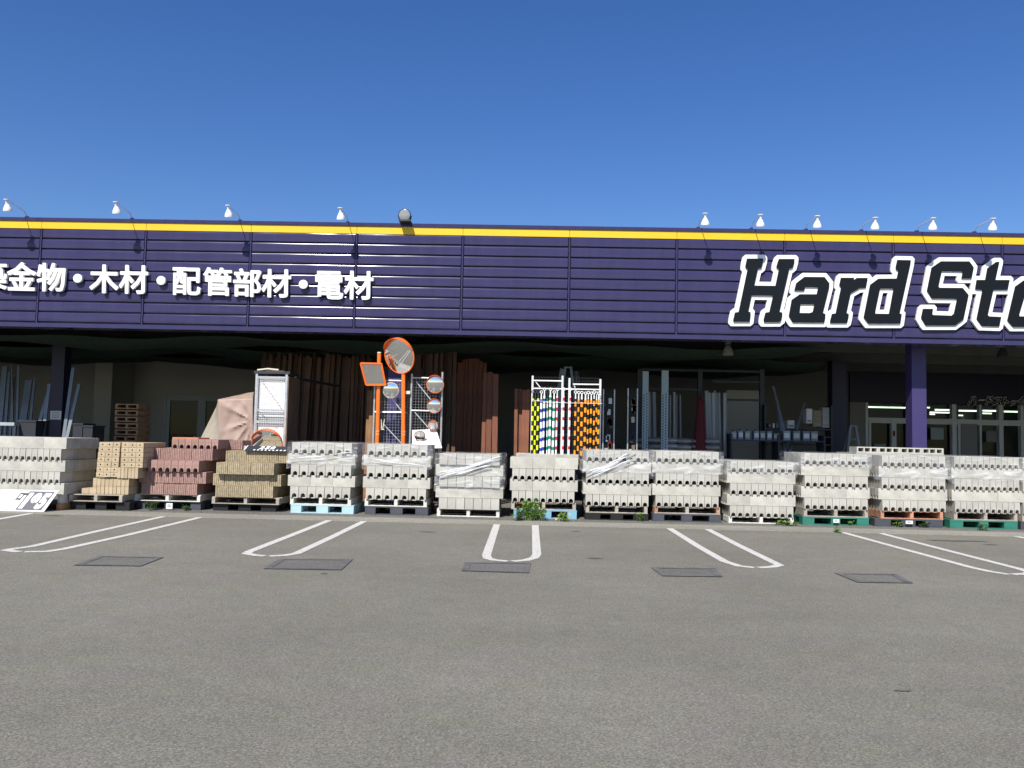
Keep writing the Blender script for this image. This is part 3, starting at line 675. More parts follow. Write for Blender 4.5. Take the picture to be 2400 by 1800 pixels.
def plastic_pallet(xa, xb, y0, y1, z0, h, m_, label, feet=(.24, .2, .24)):
    t = thing('plastic_pallet', ((xa+xb)/2, (y0+y1)/2, z0), label, 'pallet', 'pallets under the block stacks'); W_ = xb-xa
    mb = MB().box(xa, xb, y0, y1, z0+h-.022, z0+h)
    mb.build('deck', m_, t)
    cs = ((xa, xa+feet[0]*W_), ((xa+xb)/2-feet[1]*W_/2, (xa+xb)/2+feet[1]*W_/2), (xb-feet[2]*W_, xb))
    for a, b in cs:
        for (c, d) in ((y0+.003, y0+.2), ((y0+y1)/2-.1, (y0+y1)/2+.1), (y1-.2, y1-.003)):
            if a > 9e9: continue
            MB().hexa([(a+.003, c+.004, z0+.014), (b-.003, c+.004, z0+.014), (b-.003, d, z0+.014), (a+.003, d, z0+.014), (a+.001, c, z0+h-.023), (b-.001, c, z0+h-.023), (b-.001, d, z0+h-.023), (a+.001, d, z0+h-.023)]).build('foot', m_, t)
    MB().box(xa+.001, xb-.001, y0+.002, y1-.002, z0, z0+.013).build('runner', m_, t)
    return t

YS = 14.86
STK = [  # key, left px of the lowest end-on course, n across, width, courses bottom->top, base z, notch, phrase, film from course, y front
 ('S5', 680, 7, .15, 'esese', .275, True, 'wrapped stack on pale blue pallet', 3, YS),
 ('S6', 857, 7, .15, 'esese', .275, True, 'wrapped stack before the orange poles', 3, YS),
 ('S7', 1028, 7, .15, 'esese', .135, False, 'low wrapped stack left of the gap', 2, YS),
 ('S8', 1200, 9, .12, 'eses', .285, True, 'unwrapped stack behind the weeds', None, YS),
 ('S9', 1373, 9, .12, 'esese', .25, True, 'wrapped stack with diagonal film streak', 3, YS),
 ('S10', 1536, 9, .12, 'esese', .26, True, 'wrapped stack on grey footed pallet', 3, YS),
 ('S11', 1711, 9, .12, 'esese', .115, True, 'lower stack on single white pallet', 4, YS),
 ('S12', 1885, 9, .12, 'esese', .275, True, 'stack on the left green pallet', 4, YS),
 ('S13', 2067, 9, .12, 'esese', .27, True, 'stack between the green pallets', 3, YS),
 ('S14', 2237, 11, .1, 'esese', .275, True, 'stack on the right green pallet', 3, YS),
 ('S15', 2398, 9, .12, 'esese', .27, True, 'stack cut by the right edge', None, YS),
]
CN = ['lowest', 'second', 'third', 'fourth', 'top']
SX = {}
def grey_stack(key, px, n, w_, courses, zb, notch, phrase, filmfrom, yf, named=True, len_s=.39, s_first=None, mats='concrete_block'):
    xl = X(px, yf, 1150); Wn = n*w_; xc = xl+Wn/2; SX[key] = (xl, xl+Wn, yf)
    for ci, c in enumerate(courses):
        z = zb+ci*(H_+.0005); jx = random.uniform(-.006, .006)
        last = ci == len(courses)-1
        if c == 'e':
            for i in range(n):
                for r_ in range(3):
                    fr = r_ == 0 and named and not (key == 'S14')
                    place(('plain', w_, .39, H_, notch), (xl+w_*(i+.5)+jx, yf+r_*.39, z), 0, mats, 'concrete_block',
                          '%s pale grey end-on block from left, %s course, %s' % (ORD[i+1], CN[ci] if not last or len(courses) == 5 else 'top', phrase), 'concrete block', 'grey concrete blocks', fr)
        else:
            nd = int(1.08/w_); x0 = xc-.585
            for i in range(3):
                for r_ in range(nd):
                    # turned a quarter: length along x
                    fr = r_ == 0 and named
                    place(('plain', w_, .39, H_, notch), (x0+.39*(i+1)+jx, yf+.03+w_*(r_+.5), z), R(90), mats, 'concrete_block',
                          '%s pale grey lengthwise block, %s course, %s' % (('left', 'middle', 'right')[i], CN[ci] if ci < 4 else 'top', phrase), 'concrete block', 'grey concrete blocks', fr)
    zt = zb+len(courses)*H_
    if filmfrom is not None:
        fo = film(xc-.60, xc+.60, yf-.005, yf+1.18, zb+filmfrom*H_-.05, zt+.006, 'crinkled clear film over the '+phrase.replace('wrapped ', ''), hash(key) % 1000 if False else sum(map(ord, key)), .03)
        ff_ = {'S7': [((1024, 1113), (1176, 1080)), ((1030, 1122), (1150, 1092))], 'S9': [((1374, 1112), (1476, 1063)), ((1380, 1116), (1490, 1072))], 'S5': [((679, 1078), (826, 1070))], 'S6': [((860, 1080), (990, 1084))]}.get(key, [])
        for k_, (p_a, p_b) in enumerate(ff_): film_folds(fo, p_a, p_b, k_+ord(key[-1]), 3 if key in ('S7', 'S9') else 1)
    return xc
for s_ in STK: grey_stack(*s_, named=(s_[0] != 'S15'))
# far-left high stack of 100 mm blocks, its front a little nearer
Y1 = 14.3
xr = X(152, Y1, 1100)
for ci, c in enumerate('seses'):
    z = .27+ci*H_
    if c == 's':
        for i in range(5):
            for r_ in range(11):
                place(('plain', .1, .39, H_, False), (xr-.39*i, Y1+.0+.1*(r_+.5), z), R(90), 'concrete_block', 'concrete_block', '%s grey lengthwise block from right, %s course, leftmost big stack' % (ORD[i+1], CN[ci]), 'concrete block', 'grey concrete blocks', r_ == 0 and i < 3)
    else:
        for i in range(19):
            for r_ in range(3):
                place(('plain', .1, .39, H_, True), (xr-.06-.1*(i+.5), Y1-.03+.39*r_, z), 0, 'concrete_block', 'concrete_block', '%s grey end-on block from right, %s course, leftmost big stack' % (ORD[i+1] if i < 15 else '', CN[ci]), 'concrete block', 'grey concrete blocks', r_ == 0 and i < 11)
for i in range(3):
    xx = xr-.08-i*.8
    t = thing('timber_bearer', (xx, Y1+.5, 0), 'orange-brown wood bearer under the leftmost grey stack, %s from right' % ORD[i+1], 'timber', 'bearers under the leftmost stack')
    MB().box(xx-.035, xx+.035, Y1+.01, Y1+1.0, .005, .12).build('lower_beam', mat('orange_wood', (.45, .22, .10), .8, var=.25), t)
    MB().box(xx-.03, xx+.03, Y1+.03, Y1+1.0, .122, .268).build('upper_beam', 'pallet_white', t)
# second row seen behind
grey_stack('B8', 1213, 9, .12, 'eses', .33, True, '', None, 16.1-.02, named=False)
x0 = X(2006, 16.15); x1 = X(2214, 16.15)
b13 = MB()
grey_stack('B13', 2035, 9, .12, 'ese', .27, True, '', None, 16.1, named=False)
zc = Z(1046, 16.1, 2006)-.115
for i in range(4):
    hx = x0+.40*i; mb = MB(); L4 = .396
    # hollow block lying flat: frame round three cells open to the front
    mb.box(hx, hx+L4, 16.1, 16.48, zc+.088, zc+.11).box(hx, hx+L4, 16.1, 16.48, zc, zc+.022)
    for k in range(4): mb.box(hx+(L4-.028)*k/3, hx+(L4-.028)*k/3+.028, 16.101, 16.479, zc+.0225, zc+.0875)
    mb.box(hx+.001, hx+L4-.001, 16.40, 16.478, zc+.0225, zc+.0875)
    mb.build('hollow_block', 'concrete_block', origin=(hx+.2, 16.3, zc), label='%s of four hollow concrete blocks laid flat behind the right stacks' % ORD[i+1], cat='hollow block', group='hollow blocks laid flat')
MB().box(x0-.02, x0+1.6, 16.08, 17.1, 0.85, zc-.002).build('block_pack', 'concrete_block', origin=(x0+.8, 16.5, .85), label='grey block pack under the four hollow blocks laid flat', cat='block pack')

def ystack(Yf): return Yf
# pallets under grey stacks
def under(px0, px1, kind, z0, h, m_, label, y0=YS+.03, **k):
    f = wood_pallet if kind == 'w' else plastic_pallet
    return f(X(px0, y0, 1190), X(px1, y0, 1190), y0, y0+1.1, z0, h, m_, label, **k)
under(681, 829, 'p', .005, .148, 'plastic_blue', 'pale blue plastic pallet on the ground', feet=(.17, .19, .19)); under(679, 822, 'w', .154, .12, 'pallet_white', 'pale wooden pallet on top of the pale blue plastic one')
under(855, 1003, 'p', .005, .148, 'plastic_grey', 'dark grey plastic pallet on the ground before the orange poles', feet=(.17, .2, .2)); under(854, 1000, 'w', .154, .12, 'pallet_white', 'pale wooden pallet above dark grey one before the orange poles')
under(1024, 1171, 'w', .005, .129, 'pallet_white', 'single white wooden pallet left of the gap in the row')
under(1204, 1352, 'p', .005, .15, 'plastic_cyan', 'sky blue plastic pallet half hidden by weeds', feet=(.2, .2, .15)); under(1198, 1350, 'w', .156, .128, 'pallet_wood', 'worn wooden pallet above the sky blue one')
under(1372, 1520, 'p', .005, .12, 'plastic_black', 'black plastic pallet under the stack right of the weeds'); under(1373, 1518, 'w', .126, .123, 'pallet_wood', 'worn wooden pallet above the black one right of the weeds')
under(1530, 1690, 'p', .005, .135, 'plastic_grey', 'grey plastic pallet with wide feet right of the black one', feet=(.17, .16, .17)); under(1534, 1688, 'w', .141, .118, 'pallet_wood', 'wooden pallet with reddish stringers', corner='pallet_red')
under(1708, 1861, 'w', .005, .109, 'pallet_white', 'single white wooden pallet beside the left green one')
under(1881, 2037, 'p', .005, .14, 'plastic_green', 'left green plastic pallet', feet=(.18, .14, .18)); under(1884, 2035, 'w', .146, .128, 'pallet_wood', 'wooden pallet on top of the left green one')
under(2050, 2210, 'p', .005, .135, 'plastic_grey', 'dark grey plastic pallet between the two green ones'); under(2064, 2211, 'w', .141, .128, 'pallet_red', 'reddish wooden pallet between the green ones')
under(2226, 2385, 'p', .005, .14, 'plastic_green', 'right green plastic pallet', feet=(.2, .14, .2)); under(2236, 2385, 'w', .146, .128, 'pallet_wood', 'wooden pallet on top of the right green one')
under(2392, 2550, 'p', .005, .14, 'plastic_grey', 'grey plastic pallet at the right edge'); under(2396, 2550, 'w', .146, .122, 'pallet_wood', 'wooden pallet at the right edge')

# ------------------------------------------------------------------ red and tan stacks
def course(key, pxl, pxr, yf, z, depth, material, name, labelf, cat, group, rows=3, n=None):
    w_ = key[1]; xl = X(pxl, yf, 1100); xr_ = X(pxr, yf, 1100); n = n or max(1, round((xr_-xl)/w_)); st = (xr_-xl)/n
    key = (key[0], round(st, 4), round(depth/rows, 4))+tuple(key[3:])
    for i in range(n):
        for r_ in range(rows):
            place(key, (xl+st*(i+.5), yf+r_*depth/rows, z), 0, material, name, labelf(i), cat, group, r_ == 0)
H2 = .2
def lab(fmt): return lambda i: fmt % ORD[min(i+1, 15)]
YR = 14.9
zp = .27
rg = 'red blocks'; tg = 'tan split-faced blocks'
course(('ribbed', .19, 0, H2), 333, 464, YR, zp, 1.0, 'red_block', 'ribbed_block', lab('%s ribbed red block from left in the lowest red course'), 'split block', rg, n=5)
course(('ribbed', .19, 0, H2), 325, 498-14, YR-.02, zp+H2, 1.1, 'red_block', 'ribbed_block', lab('%s ribbed red block from left in the second red course'), 'split block', rg, n=6)
course(('plain', .125, 0, H2, True), 335, 466, YR-.11, zp+2*H2, 1.16, 'red_block', 'notched_block', lab('%s smooth red block from left in the overhanging red course'), 'red block', rg, n=8)
course(('ribbed', .19, 0, H2), 349, 497, YR+.12, zp+3*H2, .9, 'red_block', 'ribbed_block', lab('%s ribbed red block from left in the fourth red course'), 'split block', rg, n=6)
course(('plain', .115, 0, H2-.03, True), 400, 509, YR+.2, zp+4*H2, .8, 'red_block', 'notched_block', lab('%s smooth red block from left in the top red course'), 'red block', rg, n=7)
x0, x1 = X(415, 15.6), X(470, 15.6)
rt_ = thing('roof_tile_stack', ((x0+x1)/2, 15.6, 1.235), 'orange clay tiles lying behind the top red blocks', 'tiles')
MB().box(x0, x1, 15.4, 15.9, 1.21, Z(1029, 15.4, 430)).build('clay_tile', 'orange_wood', rt_)
MB().box(x0-.02, x1+.02, 15.38, 15.92, Z(1029, 15.4, 430)+.001, Z(1025, 15.4, 430)).build('clay_tile', mat('terracotta', (.5, .2, .09), .8, var=.1), rt_)
wood_pallet(X(317, YR+.02), X(472, YR+.02), YR+.02, YR+1.1, .15, .118, 'pallet_white', 'pale wooden pallet under the red blocks')
plastic_pallet(X(323, YR+.06), X(474, YR+.06), YR+.06, YR+1.1, .005, .142, 'plastic_grey', 'dark grey plastic pallet under the red blocks', feet=(.14, .12, .16))
course(('ribbed', .2, 0, H2), 506, 642, YR, zp-.02, 1.1, 'tan_block', 'ribbed_block', lab('%s ribbed tan block from left in the lowest tan course'), 'split block', tg, n=5)
course(('ribbed', .2, 0, H2), 500, 660, YR+.02, zp-.02+H2, 1.1, 'tan_block', 'ribbed_block', lab('%s ribbed tan block from left in the second tan course'), 'split block', tg, n=6)
course(('ribbed', .2, 0, H2), 506, 642, YR-.10, zp-.02+2*H2, 1.16, 'tan_block', 'ribbed_block', lab('%s ribbed tan block from left in the overhanging tan course'), 'split block', tg, n=5)
course(('ribbed', .2, 0, H2), 527, 676, YR+.15, zp-.02+3*H2, 1.0, 'tan_block', 'ribbed_block', lab('%s ribbed tan block from left in the top tan course'), 'split block', tg, n=6)
wood_pallet(X(499, YR+.02), X(657, YR+.02), YR+.02, YR+1.1, .13, .118, 'pallet_wood', 'weathered wooden pallet under the tan split blocks')
plastic_pallet(X(503, YR+.08), X(650, YR+.08), YR+.08, YR+1.1, .005, .122, 'plastic_black', 'black plastic pallet under the tan split blocks')
# grey flat row behind red/tan tops
course(('ribbed', .2, 0, .17), 500, 566, YR+.75, 1.06, .5, 'red_block', 'ribbed_block', lab('%s ribbed block standing behind the price card end'), 'split block', rg, n=2, rows=1)
MB().box(X(527, 15.7), X(575, 15.7), 15.7, 16.2, 1.05, Z(1044, 15.7, 550)).build('concrete_slab', 'concrete_block', origin=(X(550, 15.7), 15.9, 1.0), label='pale concrete slab behind the tan and red blocks', cat='slab')
# perforated brick stack
YP = 14.6
for c, (a, b, n) in enumerate(((229, 279, 7), (282, 334, 5))):
    xl, xr_ = X(a, YP), X(b, YP); st = (xr_-xl)/3; z1_ = Z(1036.5, YP, 280); hb = .0855
    for r_ in range(n):
        for i in range(3):
            z = z1_-(r_+1)*hb
            for q in range(3):
                place(('perf' if q == 0 else 'plain', round(st, 4), .30, hb-.001) + (() if q == 0 else (False,)), (xl+st*(i+.5)-.004*r_*(c == 0), YP+q*.3, z), 0, 'tan_brick', 'perforated_brick',
                      '%s perforated tan brick, %s row from top, %s column' % (('left', 'middle', 'right')[i], ORD[r_+1], ('left', 'right')[c]), 'brick', 'perforated tan bricks', q == 0)
xl, xr_ = X(275, YP), X(324, YP); zb2 = Z(1036.5, YP, 280)-7*.0855-.02
for i in range(6):
    st = (xr_-xl)/6; place(('plain', round(st, 4), .6, .185, False), (xl+st*(i+.5), YP+.005, zb2+.005), 0, 'tan_brick', 'brick', '%s upright tan brick below the right perforated column' % ORD[i+1], 'brick', 'plain tan bricks')
xl, xr_ = X(217, YP), X(302, YP); st = (xr_-xl)/9
hh = (zb2-.27)/2
for r_ in range(2):
    for i in range(9): place(('plain', round(st, 4), .9, round(hh, 4), False), (xl+st*(i+.5), YP+.03, .27+r_*hh), 0, 'tan_brick', 'brick', '%s upright tan brick, %s row above the pallet' % (ORD[i+1], ('lower', 'upper')[r_]), 'brick', 'plain tan bricks')
for i in range(2): place(('plain', .13, .5, .095, False), (X(203, YP)+.13*i-.02, YP+.03, .27), 0, 'tan_brick', 'brick', '%s low tan brick lying at the pallet left corner' % ORD[i+1], 'brick', 'plain tan bricks')
wood_pallet(X(166, YP-.08), X(291, YP-.08), YP-.1, YP+1.0, .15, .118, 'pallet_wood', 'weathered wooden pallet under the perforated bricks')
plastic_pallet(X(176, YP), X(310, YP), YP-.04, YP+1.0, .005, .142, 'plastic_black', 'black plastic pallet under the perforated bricks')
for m_, mb in rest.items():
    nm = {'concrete_block': 'concrete_blocks', 'red_block': 'split_blocks', 'tan_block': 'split_blocks', 'tan_brick': 'bricks'}[m_]
    mb.build(nm, m_, kind='stuff', label={'concrete_block': 'remaining grey concrete blocks deeper in the stacks', 'red_block': 'red blocks behind the front faces', 'tan_block': 'tan split blocks behind the front faces', 'tan_brick': 'tan bricks behind the front faces'}[m_], cat='blocks')

# ------------------------------------------------------------------ price boards
pb = thing('price_board', (X(60, 14.0), 14.05, 0), 'white price board reading 195 leaning on the leftmost stack', 'price sign')
bl, br = G(-30, 1191), G(106, 1193); bl.y = br.y = 13.98; bl = Vector((X(-30, 13.98), 13.98, .01)); br = Vector((X(108, 13.98), 13.98, .01))
top = Vector((.09, .26, .33)); th = Vector((0, .008, -.006))
MB().hexa([bl, br, br+th, bl+th, bl+top, br+top, br+top+th, bl+top+th]).build('board', mat('board_white', (.74, .74, .72), .5), pb)
bu = (br-bl).normalized(); bv = top; bn = Vector((0, -.003, .002))
W1 = (br-bl).length
def on(u, v): return bl+bu*u+bv*v+bn
xa = W1-.47
MB().hexa([on(xa-.02, .06), on(W1-.06, .06), on(W1-.06, .06)+bn*.2, on(xa-.02, .06)+bn*.2, on(xa-.0, .94), on(W1-.05, .94), on(W1-.05, .94)+bn*.2, on(xa, .94)+bn*.2]).build('price_panel', mat('panel_grey', (.10, .10, .12), .6), pb)
for ch, u, w_, v0, v1 in (('9', xa+.13, .14, .10, .86), ('5', xa+.28, .13, .10, .86), ('1', xa+.03, .07, .12, .86)):
    q = bn*1.2; fit_char('digit', ch, on(u, v1)+q, on(u+w_, v1)+q, on(u-.02, v0)+q, 0, .001, 'letter_white', pb, .06)
for ch, u in (('ロ', .33), ('ー', .42)): fit_char('character', ch, on(W1-.80+u-.13, .85)+bn, on(W1-.80+u-.05, .85 if ch == 'ロ' else .85)+bn, on(W1-.80+u-.14, .5 if ch == 'ロ' else .75)+bn, 0, .001, 'ink', pb, .03)
pc = thing('price_board', (X(628, 15.0), 15.1, 1.06), 'small dark card with white price figures lying on the tan blocks', 'price sign')
a0 = P(571, 1056, 14.98); a1 = P(676, 1058.5, 14.98); tp = P(581, 1044.5, 15.14)-a0
MB().hexa([a0, a1, a1+th, a0+th, a0+tp, a1+tp, a1+tp+th, a0+tp+th]).build('card', 'sign_dark', pc)
au = (a1-a0); an = Vector((0, -.003, .002))
def on2(u, v): return a0+au*u+tp*v+an
for ch, u, w_ in (('2', .32, .10), ('5', .44, .10), ('0', .56, .10)): fit_char('digit', ch, on2(u, .95), on2(u+w_, .95), on2(u-.02, .38), 0, .001, 'letter_white', pc, .05)
for k in range(9): MB().hexa([on2(.2+k*.085, .08), on2(.24+k*.085, .08), on2(.24+k*.085, .08)+an*.2, on2(.2+k*.085, .08)+an*.2, on2(.205+k*.085, .28), on2(.245+k*.085, .28), on2(.245+k*.085, .28)+an*.2, on2(.205+k*.085, .28)+an*.2]).build('print_mark', 'letter_white', pc)
MB().hexa([on2(0, .0)+an, on2(.02, .0)+an, on2(.02, 0)+an*2, on2(0, 0)+an*2, on2(0, 1)+an, on2(.02, 1)+an, on2(.02, 1)+an*2, on2(0, 1)+an*2]).build('edge_strip', 'letter_white', pc)
# small tags under pallets
for px, py, w_, h_, nm in ((397, 1186, .11, .10, 'white paper tag leaning under the red block pallet'), (2131, 1224, .12, .055, 'white label card under the dark pallet between green ones'), (1960, 1221, .10, .06, 'white label card on the left green pallet')):
    c = P(px, py, YS-.03)
    t_ = MB().box(c.x-w_/2, c.x+w_/2, c.y-.004, c.y, c.z-h_/2, c.z+h_/2); t = thing('paper_tag', (c.x, c.y, c.z), nm, 'label tag'); t_.build('card', 'paper', t)
    MB().box(c.x-w_*.3, c.x+w_*.25, c.y-.006, c.y-.0045, c.z-h_*.12, c.z+h_*.08).box(c.x-w_*.3, c.x+w_*.1, c.y-.006, c.y-.0045, c.z+h_*.18, c.z+h_*.3).build('print', 'grey_ink', t)

# ------------------------------------------------------------------ racks, mirrors, poles
def mesh_panel(x0, x1, z0, z1, y, m_, parent, step=.05, r_=.0022):
    mb = MB(); x = x0
    while x <= x1+.001: mb.box(x-r_, x+r_, y-r_, y+r_, z0, z1); x += step
    z = z0
    while z <= z1+.001: mb.box(x0, x1, y-r_*2.2, y-r_*1.05, z-r_, z+r_); z += step
    return mb.build('wire_mesh', m_, parent)
# rack with the white panel
YA = 16.5
xa, xb = X(596, YA, 950), X(672, YA, 950); zt = Z(876, YA, 630)
ra = thing('display_rack', ((xa+xb)/2, YA+.3, 0), 'steel display rack with bright white panel and wire mesh front', 'display rack')
for x in (xa+.025, xb-.025):
    for y in (YA, YA+.6): MB().box(x-.022, x+.022, y, y+.04, .006, zt).build('post', 'galv', ra)
MB().box(xa-.03, xb+.04, YA-.01, YA+.65, zt+.001, zt+.05).build('top_shelf', 'dark_metal', ra)
zm = Z(977, YA, 630)
MB().box(xa+.05, xb-.05, YA+.004, YA+.04, zm-.035, zm+.0).build('rail', 'dark_metal', ra)
MB().box(xa+.05, xb-.05, YA+.004, YA+.036, Z(963, YA, 630), Z(960, YA, 630)).box(xa+.05, xb-.05, YA+.004, YA+.036, Z(886, YA, 630), Z(882, YA, 630)).box(xa+.05, xb-.05, YA+.004, YA+.036, Z(991, YA, 630), Z(986, YA, 630)).build('rail', 'galv', ra)
MB().bar((xa+.09, YA+.05, Z(889, YA, 630)), (xb-.09, YA+.05, Z(960, YA, 630)), .012).bar((xa+.06, YA+.05, Z(963, YA, 630)), (xb-.2, YA+.05, Z(1000, YA, 630)), .012).build('brace', 'galv', ra)
mesh_panel(xa+.06, xb-.06, Z(1035, YA, 630), Z(886, YA, 630), YA-.004, 'white_metal', ra, .045)
MB().box(xa+.055, xb-.03, YA+.08, YA+.1, .3, Z(884, YA, 630)).build('back_panel', 'letter_white', ra)
MB().box(xb+.002, xb+.02, YA+.0, YA+.75, .01, Z(882, YA, 680)).build('side_panel', 'brown_panel', ra)
tpz = zt+.052
MB().tube([(xa+.0, YA+.1, tpz+.02), (xa+.2, YA+.12, tpz+.05), (xa+.42, YA+.1, tpz+.03)], .02, 7).build('rolled_sheet', 'cream', origin=(xa+.2, YA+.1, tpz), label='crumpled pale sheet lying on top of the white panel rack', cat='sheet')
MB().box(xa+.12, xb-.15, YA+.25, YA+.5, tpz, tpz+.03).build('flat_carton', 'brown_panel', origin=(xa+.3, YA+.3, tpz), label='flat brown carton on top of the white panel rack', cat='carton')

def round_mirror(px, py, rpx, Y_, label, ry=1.0, hood=True, yaw=0.0, tilt=.12, tor='orange', bulge=.12):
    c = P(px, py, Y_); r_ = rpx*(Y_/FPX); t = thing('traffic_mirror', c, label, 'convex mirror', 'round traffic mirrors')
    nrm = Vector((math.sin(yaw), -math.cos(yaw), -tilt)).normalized(); u = Vector((0, 0, 1)).cross(nrm).normalized(); v = nrm.cross(u)
    mb = MB(); rings = 8; n = 28; mb.v.append(c+nrm*(.01+bulge*r_))
    for i in range(1, rings+1):
        q = i/rings
        for k in range(n): a = 2*math.pi*k/n; mb.v.append(c+u*math.cos(a)*r_*q*.97+v*math.sin(a)*r_*q*.97*ry+nrm*(.01+bulge*r_*(1-q*q)))
    for k in range(n): mb.f.append((0, 1+k, 1+(k+1) % n))
    for i in range(rings-1):
        for k in range(n): a = 1+i*n+k; b = 1+i*n+(k+1) % n; mb.f.append((a, a+n, b+n, b))
    mb.build('mirror_face', 'mirror', t, smooth=True)
    MB().torus(c, nrm, r_, max(.008, r_*.045), 32, 8, 1, ry).build('rim', tor, t, smooth=True)
    bk = MB(); 
    for q, y_ in ((1, 0), (.9, .04), (.5, .07), (.02, .08)):
        for k in range(n): a = 2*math.pi*k/n; bk.v.append(c+(u*math.cos(a)+v*math.sin(a)*ry)*r_*q-nrm*(y_*r_/.3+.002))
    for i in range(3):
        for k in range(n): a = i*n+k; b = i*n+(k+1) % n; bk.f.append((a, a+n, b+n, b))
    bk.build('back_shell', tor, t, smooth=True)
    if hood:
        hb = MB(); m_ = 14
        for i in range(m_+1):
            a = R(18)+i/m_*R(144); base = c+(u*math.cos(a)+v*math.sin(a)*ry)*r_*1.03; d = math.sin((i/m_)*math.pi)**.6
            hb.v += [base, base+nrm*(.02+.42*r_*d)+v*.01*d, base+(u*math.cos(a)+v*math.sin(a))*.006, base+nrm*(.02+.42*r_*d)+v*.01*d+(u*math.cos(a)+v*math.sin(a))*.006]
        for i in range(m_):
            a = i*4; hb.f += [(a, a+1, a+5, a+4), (a+2, a+6, a+7, a+3), (a+1, a+3, a+7, a+5)]
        hb.build('hood', tor, t, smooth=True)
    return t
round_mirror(626, 1040, 36, YA-.35, 'large orange-rimmed round mirror leaning in front of the white rack', hood=True, tilt=.30)
# rack B
YM = 16.35
rb = thing('display_rack', (X(955, YM), YM+.2, 0), 'galvanised pipe rack with wire mesh carrying round traffic mirrors', 'display rack')
for px, yt in ((877, 868), (963, 876), (1035, 872)):
    x = X(px, YM, 960); zt_ = Z(yt, YM, px); MB().tube([(x, YM, .006), (x, YM, zt_)], .021, 10).build('post', 'galv', rb, smooth=True)
xA, xB, xC = X(877, YM, 960), X(963, YM, 960), X(1035, YM, 960)
for a, b, py in ((xA, X(940, YM), 893), (xA, X(950, YM), 967), (xB, xC, 885), (xB, X(1015, YM), 962)):
    z = Z(py, YM, 960); MB().tube([(a, YM-.002, z), (b, YM-.002, z)], .013, 8).build('rail', 'galv', rb)
for (p1, p2) in (((912, 925), (945, 968)), ((895, 990), (942, 1040)), ((976, 895), (1012, 940)), ((972, 966), (1033, 1035))):
    MB().bar(P(*p1, YM+.02), P(*p2, YM+.02), .018).build('brace', 'galv', rb)
mesh_panel(xA+.03, xB-.03, Z(1050, YM, 930), Z(893, YM, 930), YM+.03, 'galv', rb, .055, .0012)
mesh_panel(xB+.03, xC-.03, Z(1050, YM, 1000), Z(885, YM, 1000), YM+.03, 'galv', rb, .055, .0012)
for i, (pa, pb_, yt) in enumerate(((888, 884, 827), (946, 945, 872))):
    x0, x1 = X(pa, YM-.12, 860), X(pb_, YM-.12, 1040); t = thing('mirror_pole', (x1, YM-.12, 0), ('taller orange mirror pole left of the purple column', 'orange mirror pole under the big oval mirror')[i], 'pole', 'orange mirror poles')
    zt_ = Z(yt, YM-.12, pa); xg = x1+(x1-x0)*.7
    MB().tube([(xg, YM-.12, .006), (x1, YM-.12, Z(1040, YM, 940)), (x0, YM-.12, zt_)], .0385, 16).build('tube', 'orange', t, smooth=True)
    MB().tube([(x0, YM-.12, zt_), (x0, YM-.12, zt_+.012)], [.041, .036], 16).build('cap', 'white_metal', t)
    for z_ in (Z(1013, YM, 940), Z(1020, YM, 940)): MB().tube([(x1, YM-.12, z_), (x1, YM-.12, z_+.02)], .0395, 16).build('reflective_band', mat('band', (.9, .35, .18), .4), t)
round_mirror(936, 834, 38, YM-.25, 'big oval orange mirror on top of the right orange pole', ry=1.12, yaw=-.35, tilt=.34)
# rectangular mirror
cR = [P(845, 851, YM-.36), P(894, 852, YM-.28), P(904, 902, YM-.16), P(858, 902, YM-.24)]
t = thing('rectangular_mirror', cR[3], 'tilted rectangular orange mirror on the taller orange pole', 'mirror'); nrm = (cR[1]-cR[0]).cross(cR[3]-cR[0]).normalized()
if nrm.y > 0: nrm = -nrm
MB().hexa([cR[3], cR[2], cR[2]-nrm*.03, cR[3]-nrm*.03, cR[0], cR[1], cR[1]-nrm*.03, cR[0]-nrm*.03]).build('back_shell', 'orange', t)
cc = sum(cR, Vector())/4; inn = [c+(cc-c)*.12+nrm*.003 for c in cR]
MB().hexa([inn[3], inn[2], inn[2]-nrm*.002, inn[3]-nrm*.002, inn[0], inn[1], inn[1]-nrm*.002, inn[0]-nrm*.002]).build('mirror_face', 'mirror', t)
for i in range(4): MB().bar(cR[i]+nrm*.008, cR[(i+1) % 4]+nrm*.008, .028, .024).build('rim', 'orange', t)
round_mirror(916, 915, 18, YM-.1, 'yellowish round mirror between the two orange poles', hood=False, tor='cream', tilt=.1)
round_mirror(1020, 901, 20, YM-.12, 'upper round mirror with pale hood at the rack right edge', tilt=.1)
round_mirror(1018, 952, 16, YM-.12, 'middle round orange mirror at the rack right edge', tilt=.1)
round_mirror(1015, 997, 11.5, YM-.12, 'small round orange mirror below the middle one', tilt=.3)
round_mirror(984, 1021, 12.5, YM-.2, 'small round mirror on the white board', hood=False, tor=mat('rim_red', (.35, .06, .03), .5), tilt=.5)
q = [P(966, 1008, YM-.02), P(1022, 1006, YM-.02), P(1036, 1050, YM-.22), P(966, 1052, YM-.22)]
MB().hexa([q[3], q[2], q[2]+Vector((0, .02, 0)), q[3]+Vector((0, .02, 0)), q[0], q[1], q[1]+Vector((0, .02, 0)), q[0]+Vector((0, .02, 0))]).build('panel_board', 'letter_white', origin=(X(995, YM), YM-.1, 1.3), label='white board leaning inside the mirror rack', cat='board')
p_ = P(897, 1000, YM-.06); MB().box(p_.x-.05, p_.x+.03, YM-.07, YM-.05, p_.z-.06, p_.z-.04).bar((p_.x-.02, YM-.06, p_.z-.05), (p_.x-.035, YM-.06, p_.z+.14), .02).bar((p_.x, YM-.06, p_.z-.05), (p_.x+.03, YM-.06, p_.z+.14), .014).build('wall_bracket', 'cream', origin=p_, label='small brass-coloured bracket hanging by the left orange pole', cat='bracket')
